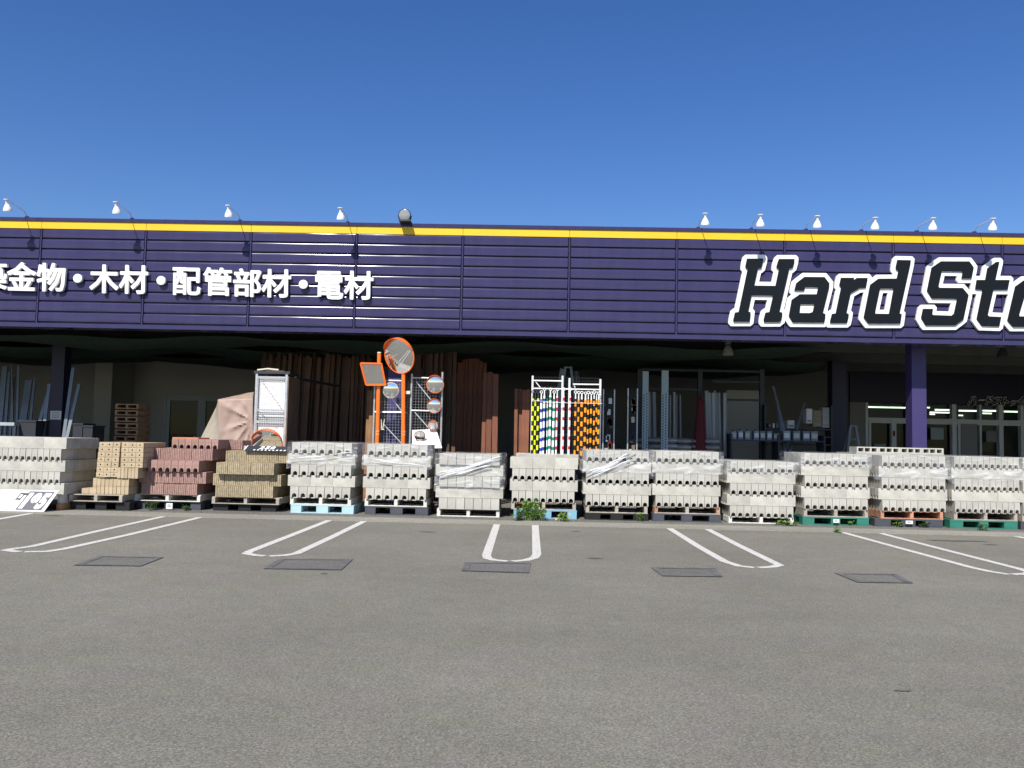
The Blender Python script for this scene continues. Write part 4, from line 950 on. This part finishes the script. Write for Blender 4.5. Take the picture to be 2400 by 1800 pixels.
p_ = P(956, 920, YM-.06); MB().box(p_.x-.045, p_.x+.045, YM-.08, YM-.05, p_.z-.03, p_.z+.03).build('name_plate', 'cream', origin=p_, label='small cream plate hanging right of the orange pole', cat='plate')

# tarp
YT = 16.55
def pt(x, y, Y_): return P(300+x/4.147, 840+y/4.147, Y_)
t = thing('tarpaulin', (X(520, YT), YT+.3, 0), 'pink-beige tarpaulin draped over goods left of the white rack', 'tarp')
def cloth(corners, n, m_, name, amp, seed, folds=()):
    tl, tr, br_, bl_ = corners; mb = MB(); rnd = random.Random(seed); nrm = (tr-tl).cross(bl_-tl).normalized()
    if nrm.y > 0: nrm = -nrm
    for j in range(n+1):
        for i in range(n+1):
            u, v = i/n, j/n; p = (tl*(1-u)+tr*u)*(1-v)+(bl_*(1-u)+br_*u)*v
            d = amp*(math.sin(u*7+v*3+seed)*.5+math.sin(u*3-v*9+seed*2)*.4+.25*math.sin(u*17+v*13))
            for (fu, fv, fa, wd, am) in folds:   # folds fan out of a point
                du, dv = u-fu, v-fv; rr = math.hypot(du, dv); an_ = math.atan2(dv, du); dd = abs((an_-fa+math.pi) % (2*math.pi)-math.pi)
                d += am*math.exp(-(dd/wd)**2)*min(1, rr*3)*max(0, 1.1-rr)
            e = min(u, 1-u, v, 1-v); mb.v.append(p+nrm*d*min(1, e*8))
    for j in range(n):
        for i in range(n): a = j*(n+1)+i; mb.f.append((a, a+1, a+n+2, a+n+1))
    o = mb.build(name, m_, t, smooth=True); s = o.modifiers.new('thick', 'SOLIDIFY'); s.thickness = .006; s.offset = -1; return o
A, B, C_, D = pt(872, 400, YT), pt(1215, 388, YT), pt(1215, 905, YT), pt(880, 905, YT)
cloth((A, B, C_, D), 30, 'tarp', 'front_sheet', .025, 1, ((.98, .42, math.pi*.93, .07, .06), (.98, .42, math.pi*1.12, .09, .07), (.98, .42, math.pi*.78, .07, .05), (.98, .42, math.pi*.62, .08, .05), (.98, .42, math.pi*1.3, .08, .05)))
E2, F2 = pt(1225, 318, YT+.9), pt(905, 392, YT+.9)
cloth((F2, E2, B, A), 16, 'tarp', 'top_sheet', .02, 2)
Gp = pt(640, 905, YT+.25); cloth((F2+Vector((-.02, 0, 0)), A, D, Gp), 16, 'tarp_pale', 'side_sheet', .02, 3)

# bars rack C
YR2 = 16.42
def rc(x, y, Y_=YR2): return P(1220+x/7.54, 850+y/7.54, Y_)
rk = thing('hanging_rack', (X(1325, YR2), YR2+.2, 0), 'white pipe rack holding hanging striped barrier bars', 'display rack')
for x, yt in ((217, 228), (747, 228), (1418, 288), (870, 270)):
    p = rc(x, yt); MB().tube([(p.x, YR2+.06, .006), (p.x, YR2+.06, p.z)], .021, 10).build('post', 'white_metal', rk, smooth=True)
for a, b, y in ((217, 747, 312), (930, 1418, 378), (215, 1425, 452)):
    p, q = rc(a, y), rc(b, y+(b-a)*.02 if y != 378 else y+6); MB().tube([(p.x, YR2+.06, p.z), (q.x, YR2+.06, q.z)], .014, 8).build('rail', 'white_metal', rk)
MB().bar(rc(260, 330, YR2+.08), rc(350, 440, YR2+.08), .016).bar(rc(940, 385, YR2+.08), rc(965, 440, YR2+.08), .016).build('brace', 'white_metal', rk)
pz = (rc(220, 300).z, rc(220, 420).z)
mesh_panel(rc(225, 0).x, rc(1418, 0).x, 1.0, rc(800, 240).z, YR2+.10, 'dark_metal', rk, .06, .0018)
MB().tube([rc(205, 660, YR2-.06), rc(500, 695, YR2-.07), rc(900, 712, YR2-.07), rc(1435, 722, YR2-.05)], .005, 6).build('retaining_wire', 'white_metal', rk)
stripe_mat('stripe_yellow', (.72, .85, .03), (.012, .012, .012), .185, .5)
stripe_mat('stripe_blue', (.02, .05, .38), (.82, .82, .82), .185, .36)
stripe_mat('stripe_green', (.005, .24, .12), (.82, .82, .82), .185, .34)
stripe_mat('stripe_red', (.55, .02, .06), (.82, .80, .78), .185, .36)
stripe_mat('stripe_orange', (.90, .32, .01), (.012, .012, .012), .185, .5)
def bar(x, ytop, r_, m_, ph, what, depth=0.0, ring='white_metal', rim=.024):
    p = rc(x, ytop, YR2-.03+depth); o = Vector((p.x, YR2-.03+depth, p.z-ph))
    t = thing('barrier_bar', o, what, 'barrier bar', 'striped barrier bars hanging on the rack')
    zb_ = .95; lean = random.uniform(-.012, .012)
    MB().tube([(p.x+lean, o.y, zb_), (p.x, o.y, p.z-.13)], r_, 12).build('shaft', m_, t, smooth=True)
    MB().tube([(p.x, o.y, p.z-.129), (p.x, o.y, p.z-.03)], [r_*.75, r_*.5], 10).build('neck', ring, t, smooth=True)
    MB().torus((p.x, o.y, p.z), (0, -1, 0), rim, .008, 18, 6).build('ring', ring, t, smooth=True)
bl_ = [(223, 560, .021, 'stripe_yellow', 0, 'yellow and black bar, leftmost on the rack', 0, 'dark_metal'), (265, 560, .019, 'stripe_yellow', .09, 'yellow and black bar, second from left', .03, 'dark_metal'), (315, 560, .021, 'stripe_yellow', .0, 'yellow and black bar next to the blue ones', 0, 'dark_metal'),
 (370, 520, .022, 'stripe_blue', .02, 'blue and white bar, left one', 0), (425, 470, .021, 'stripe_blue', .06, 'blue and white bar, right one', .02), (475, 560, .011, 'stripe_green', .0, 'thin green and white bar beside the blue ones', .0, 'dark_metal'),
 (530, 470, .024, 'stripe_green', .03, 'thick green and white bar, left one', 0), (595, 520, .024, 'stripe_green', .0, 'thick green and white bar, right one', .01), (650, 475, .017, 'stripe_red', .04, 'red and white bar, left one', 0), (765, 470, .018, 'stripe_red', .04, 'red and white bar, middle one', 0), (880, 470, .018, 'stripe_red', .04, 'red and white bar, right one', 0),
 (975, 520, .020, 'stripe_orange', .09, 'orange and black bar nearest the red ones', 0), (1030, 530, .020, 'stripe_orange', 0, 'orange and black bar, second of the orange ones', .05), (1085, 530, .026, 'stripe_orange', .09, 'thick orange and black bar, third of the orange ones', 0), (1150, 540, .026, 'stripe_orange', 0, 'thick orange and black bar, fourth of the orange ones', .02), (1200, 530, .017, 'stripe_orange', .05, 'orange and black bar, fifth of the orange ones', .0),
 (1252, 540, .021, 'stripe_orange', .02, 'orange and black bar, sixth of the orange ones', .0), (1303, 520, .019, 'stripe_orange', .08, 'orange and black bar, seventh of the orange ones', .0), (1345, 540, .017, 'stripe_orange', .0, 'orange and black bar, eighth of the orange ones', .05), (1385, 540, .022, 'stripe_orange', .04, 'orange and black bar, rightmost on the rack', 0)]
for b_ in bl_:
    x, yt, r_, m_, ph, what = b_[:6]; dep = b_[6] if len(b_) > 6 else 0; bar(x, yt-45 if yt > 540 else yt, r_, m_, ph, what, dep, b_[7] if len(b_) > 7 else 'white_metal')

# ------------------------------------------------------------------ timber
def boards(pxa, pxb, Y_, ytop, m_, label, group, wmin=.05, wmax=.13, name='timber_board', jit=.25, lean=.03, gap=0):
    x = X(pxa, Y_, 1000); xe = X(pxb, Y_, 1000)
    while x < xe:
        w_ = random.uniform(wmin, wmax); y = Y_+random.uniform(0, jit); zt_ = Z(ytop, Y_, (pxa+pxb)/2)+random.uniform(-.12, .0); l_ = random.uniform(-lean, lean); d_ = random.uniform(.02, .04)
        MB().hexa([(x-l_, y, .01), (x+w_-.006-l_, y, .01), (x+w_-.006-l_, y+d_, .01), (x-l_, y+d_, .01), (x, y+.25, zt_), (x+w_-.006, y+.25, zt_), (x+w_-.006, y+.25+d_, zt_), (x, y+.25+d_, zt_)]).build(name, m_, origin=(x+w_/2, y, .01), label=label, cat='timber board', group=group)
        x += w_+random.uniform(0, gap)
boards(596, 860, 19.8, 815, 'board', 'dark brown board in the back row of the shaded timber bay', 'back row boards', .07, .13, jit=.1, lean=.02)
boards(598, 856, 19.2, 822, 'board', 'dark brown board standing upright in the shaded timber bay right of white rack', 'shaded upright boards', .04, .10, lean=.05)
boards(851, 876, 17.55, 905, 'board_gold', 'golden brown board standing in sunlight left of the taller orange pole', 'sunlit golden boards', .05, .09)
boards(958, 1062, 18.2, 780, 'board', 'long brown board standing behind the mirror rack, reaching the ceiling', 'tall boards behind mirror rack', .035, .09, lean=.07)
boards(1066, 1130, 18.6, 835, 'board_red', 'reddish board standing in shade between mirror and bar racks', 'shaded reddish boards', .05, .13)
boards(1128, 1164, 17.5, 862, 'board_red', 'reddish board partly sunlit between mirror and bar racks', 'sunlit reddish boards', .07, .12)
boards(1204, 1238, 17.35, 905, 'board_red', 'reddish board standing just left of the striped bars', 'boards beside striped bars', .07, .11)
MB().bar(P(672, 882, 16.9), P(792, 905, 19.0), .05, .06).build('guard_rail', 'dark_metal', origin=(X(740, 17.7), 17.7, 0), label='dark horizontal rail across the shaded timber bay', cat='rail')
# ------------------------------------------------------------------ dim goods under the canopy
def lean_piece(pa, pb_, Y_, w_, d_, m_, name, label, cat, group, n_=None):
    a = P(*pa, Y_); b = P(*pb_, Y_+.25); k = (b-a).normalized(); a = a-k*((a.z-.01)/k.z) if a.z > .01 else a
    MB().bar(a, b, w_, d_, side=(0, 1, 0)).build(name, m_, origin=(a.x, a.y, .01), label=label, cat=cat, group=group)
for i, (a, b, w_) in enumerate(((0, 12, .12), (14, 22, .06), (26, 33, .05), (40, 44, .05), (54, 68, .16), (72, 82, .05), (30, 28, .03))):
    lean_piece((a, 985), (b, 858+13*(i % 3)+(20 if i == 4 else 0)), 19.0, w_, .03, 'alu', 'metal_profile', '%s pale metal profile from left, leaning in the far-left dark bay' % ORD[i+1], 'metal profile', 'pale profiles at far left')
for i, (a, b, yb_) in enumerate(((84, 110, 930), (101, 116, 900), (150, 172, 862), (158, 186, 900))):
    lean_piece((a, 1022), (b, yb_), 17.9, .07, .03, 'alu', 'metal_profile', '%s leaning bright profile beside the far-left purple column' % ORD[i+1], 'metal profile', 'profiles by the far-left column')
t = thing('work_bench', (X(15, 17.5), 17.6, 0), 'dark low bench at the far left edge', 'bench')
MB().box(X(-40, 17.5), X(34, 17.5), 17.4, 18.1, Z(993, 17.5, 20)-.04, Z(990, 17.5, 20)).build('top', 'galv', t)
for x in (X(-38, 17.5), X(31, 17.5)): MB().box(x, x+.05, 17.42, 17.47, .006, Z(993, 17.5, 20)-.041).build('leg', 'dark_metal', t)
for i, (a, b, c, d) in enumerate(((38, 78, 988, 1022), (166, 188, 995, 1022), (190, 212, 1000, 1022))):
    x0, x1 = X(a, 17.6), X(b, 17.6); t = thing('storage_box', ((x0+x1)/2, 17.8, 0), 'black storage crate, %s from left beside the far-left column' % ORD[i+1], 'crate', 'black crates at far left')
    MB().box(x0, x1, 17.6, 18.1, .006, Z(c, 17.6, a)).build('body', 'dark_goods', t); MB().box(x0-.015, x1+.015, 17.585, 18.115, Z(c, 17.6, a)+.001, Z(c, 17.6, a)+.03).build('lid', 'dark_metal', t)
# pile of small wooden pallets
YK = 18.5
x0, x1 = X(263, YK), X(318, YK); ztp = Z(944, YK, 290); n = 14; hh = ztp/n
for k in range(n):
    j = random.uniform(-.015, .015); z = .006+k*hh
    t = thing('small_pallet', ((x0+x1)/2, YK+.3, z), '%s small wooden pallet from the ground in the shaded pile' % ORD[k+1], 'pallet', 'pile of small wooden pallets')
    MB().box(x0+j, x1+j, YK, YK+.6, z+hh*.62, z+hh*.80).build('top_boards', 'pile_wood', t)
    for f in (0, .45, .9): MB().box(x0+j+(x1-x0)*f, x0+j+(x1-x0)*f+.045, YK+.01, YK+.59, z+hh*.2, z+hh*.615).build('bearer', 'pile_wood', t)
    MB().box(x0+j, x1+j, YK, YK+.6, z+.001, z+hh*.19).build('bottom_boards', 'pile_wood', t)
# things right of the bars
def hang_display(pxa, pxb, yt, label, seed, m_):
    Y_ = 18.2; x0, x1 = X(pxa, Y_), X(pxb, Y_); t = thing('display_stand', ((x0+x1)/2, Y_, 0), label, 'display stand'); zt_ = Z(yt, Y_, pxa); rnd = random.Random(seed)
    for x in (x0, x1): MB().box(x-.012, x+.012, Y_, Y_+.03, .006, zt_).build('post', 'galv', t)
    mesh_panel(x0+.02, x1-.02, .5, zt_, Y_+.01, 'dark_metal', t, .07, .003)
    for k in range(14):
        cx_ = rnd.uniform(x0+.06, x1-.06); z = rnd.uniform(1.15, zt_-.15); MB().box(cx_-.035, cx_+.035, Y_-.05, Y_-.015, z-.07, z+.05).build('packet', rnd.choice(m_), t)
hang_display(1412, 1438, 912, 'narrow dark stand with hung packets just right of the striped bars', 3, ['dark_goods', 'red_cloth', 'dark_goods', 'galv', 'leaf_dark'])
hang_display(1470, 1492, 910, 'narrow wire stand with hung packets left of the perforated posts', 5, ['cream', 'dark_goods', 'red_cloth', 'brown_panel'])
for i, (a, b, yt) in enumerate(((1504, 1518, 870), (1549, 1565, 868))):
    Y_ = 18.4; x0, x1 = X(a, Y_), X(b, Y_); zt_ = Z(yt, Y_, a); t = thing('perforated_post', ((x0+x1)/2, Y_, 0), ('left', 'right')[i]+' pale blue perforated channel post right of the striped bars', 'steel post', 'perforated posts')
    MB().box(x0, x1, Y_, Y_+.08, .05, zt_).build('channel', 'film_blue', t)
    h = MB(); z = 1.2
    while z < zt_-.5:
        for k in range(2): h.box(x0+.02+k*.06, x0+.045+k*.06, Y_-.004, Y_-.001, z+(.03*k), z+.03+.03*k)
        z += .06
    h.build('hole_row', 'dark_metal', t); MB().box(x0-.05, x1+.05, Y_-.1, Y_+.18, .006, .049).build('base', 'dark_metal', t)
rnd = random.Random(4)
for i, px in enumerate((1522, 1526, 1537, 1571, 1582, 1586, 1598, 1655, 1660, 1668, 1674, 1681, 1686, 1692, 1700)):
    Y_ = 19.2; x = X(px, Y_); yt = rnd.choice((905, 915, 920, 930)) if px > 1600 else rnd.choice((918, 925, 970))
    MB().tube([(x, Y_, .01), (x+rnd.uniform(-.03, .03), Y_+.2, Z(yt, Y_, px))], rnd.choice((.02, .03, .045)), 8).build('metal_pipe', 'pipe', origin=(x, Y_, .01), label='grey pipe standing upright in the dim rack, %s from left' % ORD[i+1], cat='pipe', group='upright grey pipes')
for i, (a, b, yb_) in enumerate(((1838, 1812, 905), (1866, 1886, 945), (1832, 1818, 930))): lean_piece((a, 1010), (b, yb_), 19.5, .06, .03, 'alu', 'metal_profile', ('long profile leaning left in dim bay', 'profile leaning right near dark column', 'short profile crossing the long one')[i]+' under canopy', 'metal profile', 'leaning profiles middle right')
for a, b, t_, bt in ((1400, 1800, 0, 0),):
    Y_ = 19.9
    fr = thing('pipe_rack', (X(1650, Y_), Y_, 0), 'dark steel storage rack frame standing in the dim middle right bay', 'storage rack')
    for px in (1497, 1640, 1786): x = X(px, Y_); MB().box(x-.05, x+.05, Y_, Y_+.1, .006, Z(865, Y_, px)).build('upright', 'dark_metal', fr)
    for (p0, p1, py) in ((1497, 1640, 913), (1664, 1786, 893), (1700, 1786, 935), (1497, 1786, 868)): MB().box(X(p0, Y_)+.05, X(p1, Y_)-.05, Y_+.02, Y_+.08, Z(py+3, Y_, 1650), Z(py-2, Y_, 1650)).build('crossbar', 'dark_metal', fr)
    mb = MB()
    MB().box(X(1702, 21.5), X(1782, 21.5), 21.5, 21.52, .3, Z(915, 21.5, 1740)).build('sheet_stack', 'wall_cream', origin=(X(1740, 21.5), 21.5, 0), label='pale sheets standing behind the dim storage rack', cat='sheet')
# red cover
c0, c1 = P(1640, 930, 18.8), P(1640, 1010, 18.8)
MB().tube([(c1.x, 18.8, .01), (c1.x, 18.8, c1.z), (c0.x+.02, 18.8, c0.z-.1), (c0.x+.03, 18.8, c0.z)], [.2, .13, .07, .02], 10).build('folded_parasol', 'red_cloth', origin=(c1.x, 18.8, 0), label='folded dark red cover standing between pipe groups', cat='cover')
# shelf with cans
Y_ = 19.0
sh = thing('goods_shelf', (X(1800, Y_), Y_+.3, 0), 'low dark shelf holding blue and white containers before the dark column', 'shelf')
xa, xb = X(1712, Y_), X(1935, Y_); zs = Z(1031, Y_, 1800)
for z in (.3, .7, zs): MB().box(xa, xb, Y_, Y_+.5, z-.03, z).build('board', 'dark_metal', sh)
for x in (xa, (xa+xb)/2, xb-.04): MB().box(x, x+.04, Y_-.005, Y_+.5, .006, zs+.12).build('upright', 'dark_metal', sh)
for i, px in enumerate((1722, 1738, 1754, 1775, 1790, 1806, 1822, 1847, 1870, 1893, 1912)):
    x = X(px, Y_); hgt = random.uniform(.15, .2) if px < 1830 else .21; w_ = .055 if px < 1830 else .075
    t = thing('plastic_container', (x, Y_+.2, zs), '%s container from left on the low dark shelf' % ORD[i+1], 'container', 'containers on the low shelf')
    MB().box(x-w_, x+w_, Y_+.08, Y_+.26, zs+.001, zs+hgt).build('body', 'can_blue', t); MB().box(x-w_*.8, x+w_*.8, Y_+.075, Y_+.079, zs+hgt*.25, zs+hgt*.75).build('paper_label', 'paper' if i % 2 else 'cream', t)
    MB().box(x-.02, x+.02, Y_+.14, Y_+.19, zs+hgt+.001, zs+hgt+.03).build('cap', 'dark_goods', t)
# bags on pallets
for i, (px, k) in enumerate([(p, k) for p in (1503, 1536, 1570, 1604, 1640, 1672) for k in range(3)]):
    Y_ = 18.7; x = X(px, Y_); z = 1.08+.13*k+random.uniform(-.01, .01); r_ = random.uniform(-.02, .02)
    mb = MB().lathe((x-.17+r_, Y_+.2, z+.06), (1, 0, 0), [(0, .02), (.02, .055), (.1, .066), (.24, .066), (.32, .055), (.34, .02)], 12)
    for v in mb.v: v.y = (v.y-Y_-.2)*3.2+Y_+.2
    mb.build('material_bag', 'bag', origin=(x, Y_+.2, z), smooth=True, label='%s bag in column %d of the dim bag piles' % (('lowest', 'middle', 'top')[k], (1503, 1536, 1570, 1604, 1640, 1672).index(px)+1), cat='bag', group='bags piled under the canopy')
MB().box(X(1486, 18.7), X(1700, 18.7), 18.65, 19.3, .006, 1.075).build('platform', 'dark_goods', origin=(X(1590, 18.7), 18.9, 0), label='dark platform carrying the piled bags', cat='platform')
# step ladders
def stepladder(px, Y_, yt, w_, label):
    x = X(px, Y_); zt_ = Z(yt, Y_, px); t = thing('stepladder', (x, Y_, 0), label, 'stepladder', 'aluminium stepladders'); s_ = zt_*.17
    for sx in (-1, 1):
        MB().bar((x+sx*s_, Y_, .01), (x+sx*.06, Y_+.1, zt_), .05, .025).build('side_rail', 'alu', t); MB().bar((x+sx*s_, Y_+.7, .01), (x+sx*.06, Y_+.15, zt_), .04, .02).build('rear_rail', 'alu', t)
    for k in range(1, 6):
        f = k/6; hw = s_+(.06-s_)*f; MB().box(x-hw, x+hw, Y_+.1*f-.02, Y_+.1*f+.05, zt_*f, zt_*f+.025).build('step', 'alu', t)
    MB().box(x-.09, x+.09, Y_+.05, Y_+.2, zt_, zt_+.03).build('top_cap', 'alu', t)
stepladder(2004, 19.5, 1000, .3, 'aluminium stepladder standing left of the shop doors'); stepladder(1328, 18.6, 862, .3, 'tall aluminium stepladder behind the striped bars')
lean_piece((1308, 950), (1320, 865), 19.2, .14, .03, 'film_blue', 'metal_profile', 'pale plank leaning right behind the striped bars', 'metal profile', 'planks behind the bars'); lean_piece((1358, 950), (1350, 870), 19.2, .10, .03, 'alu', 'metal_profile', 'pale plank leaning left behind the striped bars', 'metal profile', 'planks behind the bars')
# poster in the shop door and notices
t = thing('door_poster', (X(2268, YB-.1), YB-.1, 1.2), 'pale poster with ochre band on the shop door panel', 'poster'); x0, x1 = X(2253, YB-.1), X(2291, YB-.1)
MB().box(x0, x1, YB-.12, YB-.1, .35, 2.1).build('panel', mat('poster', (.30, .28, .29), .7), t); MB().box(x0+.02, x1-.02, YB-.125, YB-.121, .95, 1.15).build('band', mat('ochre', (.35, .25, .06), .7), t)
MB().box(X(2048, YB-.1), X(2076, YB-.1), YB-.11, YB-.1, 1.15, 1.45).build('door_notice', mat('teal_grey', (.25, .33, .33), .7), origin=(X(2060, YB), YB-.1, 1.3), label='grey-green notice on the left glazed shop door', cat='notice')

rnd = random.Random(31)
mat('carton', (.30, .23, .15), .8, var=.1, rand=.3)
for i, (pa, pb_, ya, yb_, m_, what) in enumerate(((1846, 1862, 985, 1004, 'paper', 'small white'), (1890, 1904, 958, 992, 'paper', 'tall white'), (1906, 1926, 962, 1000, 'carton', 'brown'), (1928, 1944, 955, 1002, 'bag', 'grey'), (1800, 1808, 992, 1003, 'red_cloth', 'tiny red'), (1811, 1816, 992, 1003, 'paper', 'tiny white'), (1819, 1824, 992, 1003, 'can_blue', 'tiny blue'))):
    Yk = 19.75; z0_ = Z(yb_, Yk, pa); t = thing('carton', (X((pa+pb_)/2, Yk), Yk+.1, z0_), what+' box on the back shelf behind the low containers', 'box', 'boxes on the back shelf')
    MB().box(X(pa, Yk), X(pb_, Yk), Yk, Yk+.25, z0_, Z(ya, Yk, pa)).build('body', m_, t); MB().box(X(pa+2, Yk), X(pb_-2, Yk), Yk-.003, Yk-.001, z0_+.03, z0_+.08).build('paper_label', 'grey_ink', t)
t = thing('back_shelf', (X(1870, 19.75), 19.75, 0), 'tall dim shelf behind the low container shelf', 'shelf')
for py in (1004, 1022, 1040): MB().box(X(1790, 19.75), X(1950, 19.75), 19.7, 20.1, Z(py, 19.75, 1870)-.03, Z(py, 19.75, 1870)-.002).build('board', 'dark_metal', t)
for px in (1790, 1946): MB().box(X(px, 19.75), X(px, 19.75)+.04, 19.69, 20.11, .006, Z(950, 19.75, 1870)).build('upright', 'dark_metal', t)
for i, (pa, pb_, ya, yb_, m_, what) in enumerate(((2140+42, 2212, 1002, 1030, 'film_blue', 'blue-grey poster on the shop glass right of the sunlit column'), (2312, 2336, 1010, 1036, 'wall_grey', 'dim notice on the right sliding door'), (2094, 2098, 1010, 1022, 'red_cloth', 'small red sign inside the left shop door'))):
    MB().box(X(pa, YB-.1), X(pb_, YB-.1), YB-.115, YB-.1, Z(yb_, YB-.1, pa), Z(ya, YB-.1, pa)).build('poster', m_, origin=(X(pa, YB), YB-.1, 1.2), label=what, cat='poster')
# ------------------------------------------------------------------ weeds
def weed(px, py, h, w_, n, label, m_='leaf', flowers=0, seed=0):
    rnd = random.Random(seed); c = G(px, py); t = thing('weed', (c.x, c.y, .006), label, 'plant', 'weeds along the pallets'); st = MB(); lf = MB(); fl_ = MB()
    for i in range(n):
        a = rnd.uniform(0, 6.283); r_ = rnd.uniform(0, w_*.5); b = Vector((c.x+math.cos(a)*r_*.9, c.y+math.sin(a)*.12, .006)); hh = h*rnd.uniform(.45, 1)*(1-.5*r_/w_)
        tipv = b+Vector((rnd.uniform(-.3, .3)*hh, rnd.uniform(-.3, .1)*hh, hh)); mid = (b+tipv)/2+Vector((rnd.uniform(-.02, .02), 0, .02)); st.tube([b, mid, tipv], [.004, .003, .0015], 4)
        for k in range(rnd.randint(4, 8)):
            f = rnd.uniform(.15, 1); p = b.lerp(tipv, f); an = rnd.uniform(0, 6.283); L_ = rnd.uniform(.03, .08); d_ = Vector((math.cos(an), math.sin(an)*.8, rnd.uniform(-.2, .9))).normalized()*L_; s_ = d_.cross(Vector((0, 0, 1))).normalized()*L_*.28
            lf.v += [p, p+d_*.5+s_, p+d_, p+d_*.5-s_]; q = len(lf.v); lf.f.append((q-4, q-3, q-2, q-1))
    for i in range(flowers):
        p = c+Vector((rnd.uniform(-w_*.5, w_*.5), -.05, rnd.uniform(h*.1, h*.7)))
        fl_.torus(p, (0, -1, .3), .008, .007, 6, 4)
    st.build('stem', m_, t); lf.build('leaf', m_, t)
    if flowers: fl_.build('flower', 'flower', t)
weed(1240, 1219, .42, .42, 90, 'bushy green weed before the sky blue pallet', seed=1); weed(1215, 1220, .2, .2, 22, 'lower green weed at the left of the bushy one', 'leaf_dark', seed=2); weed(1268, 1220, .24, .22, 26, 'green weed right beside the bushy one', seed=11)
weed(1318, 1222, .17, .26, 26, 'small yellow-flowered weed before the sky blue pallet', flowers=14, seed=3); weed(1498, 1221, .14, .2, 22, 'small green weed before the black pallet', seed=4)
weed(356, 1196, .2, .15, 14, 'small dark weed under the red block pallet', 'leaf_dark', seed=5); weed(440, 1197, .12, .12, 8, 'thin dark weed right under the red block pallet', 'leaf_dark', seed=12)
weed(1985, 1231, .12, .18, 16, 'dry small weed before the left green pallet', seed=6); weed(2100, 1235, .12, .16, 12, 'small weed left of the white label card', seed=7); weed(2160, 1236, .13, .2, 16, 'small weed right of the white label card', 'leaf_dark', seed=8)
weed(2302, 1243, .13, .14, 12, 'tiny weed before the right green pallet', 'leaf_dark', seed=9); weed(1958, 1247, .09, .06, 7, 'tiny weed growing on the parking line end', seed=10); weed(1563, 1219, .2, .12, 10, 'thin weed before the grey footed pallet', 'leaf_dark', seed=13); weed(1840, 1231, .06, .4, 26, 'flat weeds before the single white pallet', seed=14)
gr = MB(); rnd = random.Random(9)
for i in range(900):
    px = rnd.uniform(-60, 62); c = G(px, rnd.uniform(1192, 1198)); hh = rnd.uniform(.03, .10); dx = rnd.uniform(-.03, .03); s_ = .004
    gr.v += [Vector((c.x-s_, c.y, .006)), Vector((c.x+s_, c.y, .006)), Vector((c.x+dx, c.y+rnd.uniform(-.02, .02), hh))]; q = len(gr.v); gr.f.append((q-3, q-2, q-1))
gr.build('grass', 'leaf', kind='stuff', label='green grass tuft strip before the white price board', cat='grass')

lt = MB(); rnd = random.Random(12)
for i in range(900):
    x = rnd.uniform(-9, 10.5); y = 14.82-abs(rnd.gauss(0, .22)); a = rnd.uniform(0, 6.283); l_ = rnd.uniform(.008, .03); d = Vector((math.cos(a)*l_, math.sin(a)*l_, rnd.uniform(0, .012))); n_ = Vector((-d.y, d.x, 0))*.4; p = Vector((x, y, .009))
    lt.v += [p, p+d*.5+n_, p+d, p+d*.5-n_]; q = len(lt.v); lt.f.append((q-4, q-3, q-2, q-1))
lt.build('leaf_litter', mat('dry_leaf', (.17, .12, .06), .9, var=.5, vscale=3), kind='stuff', label='dry leaf crumbs and grit along the feet of the pallets', cat='litter')
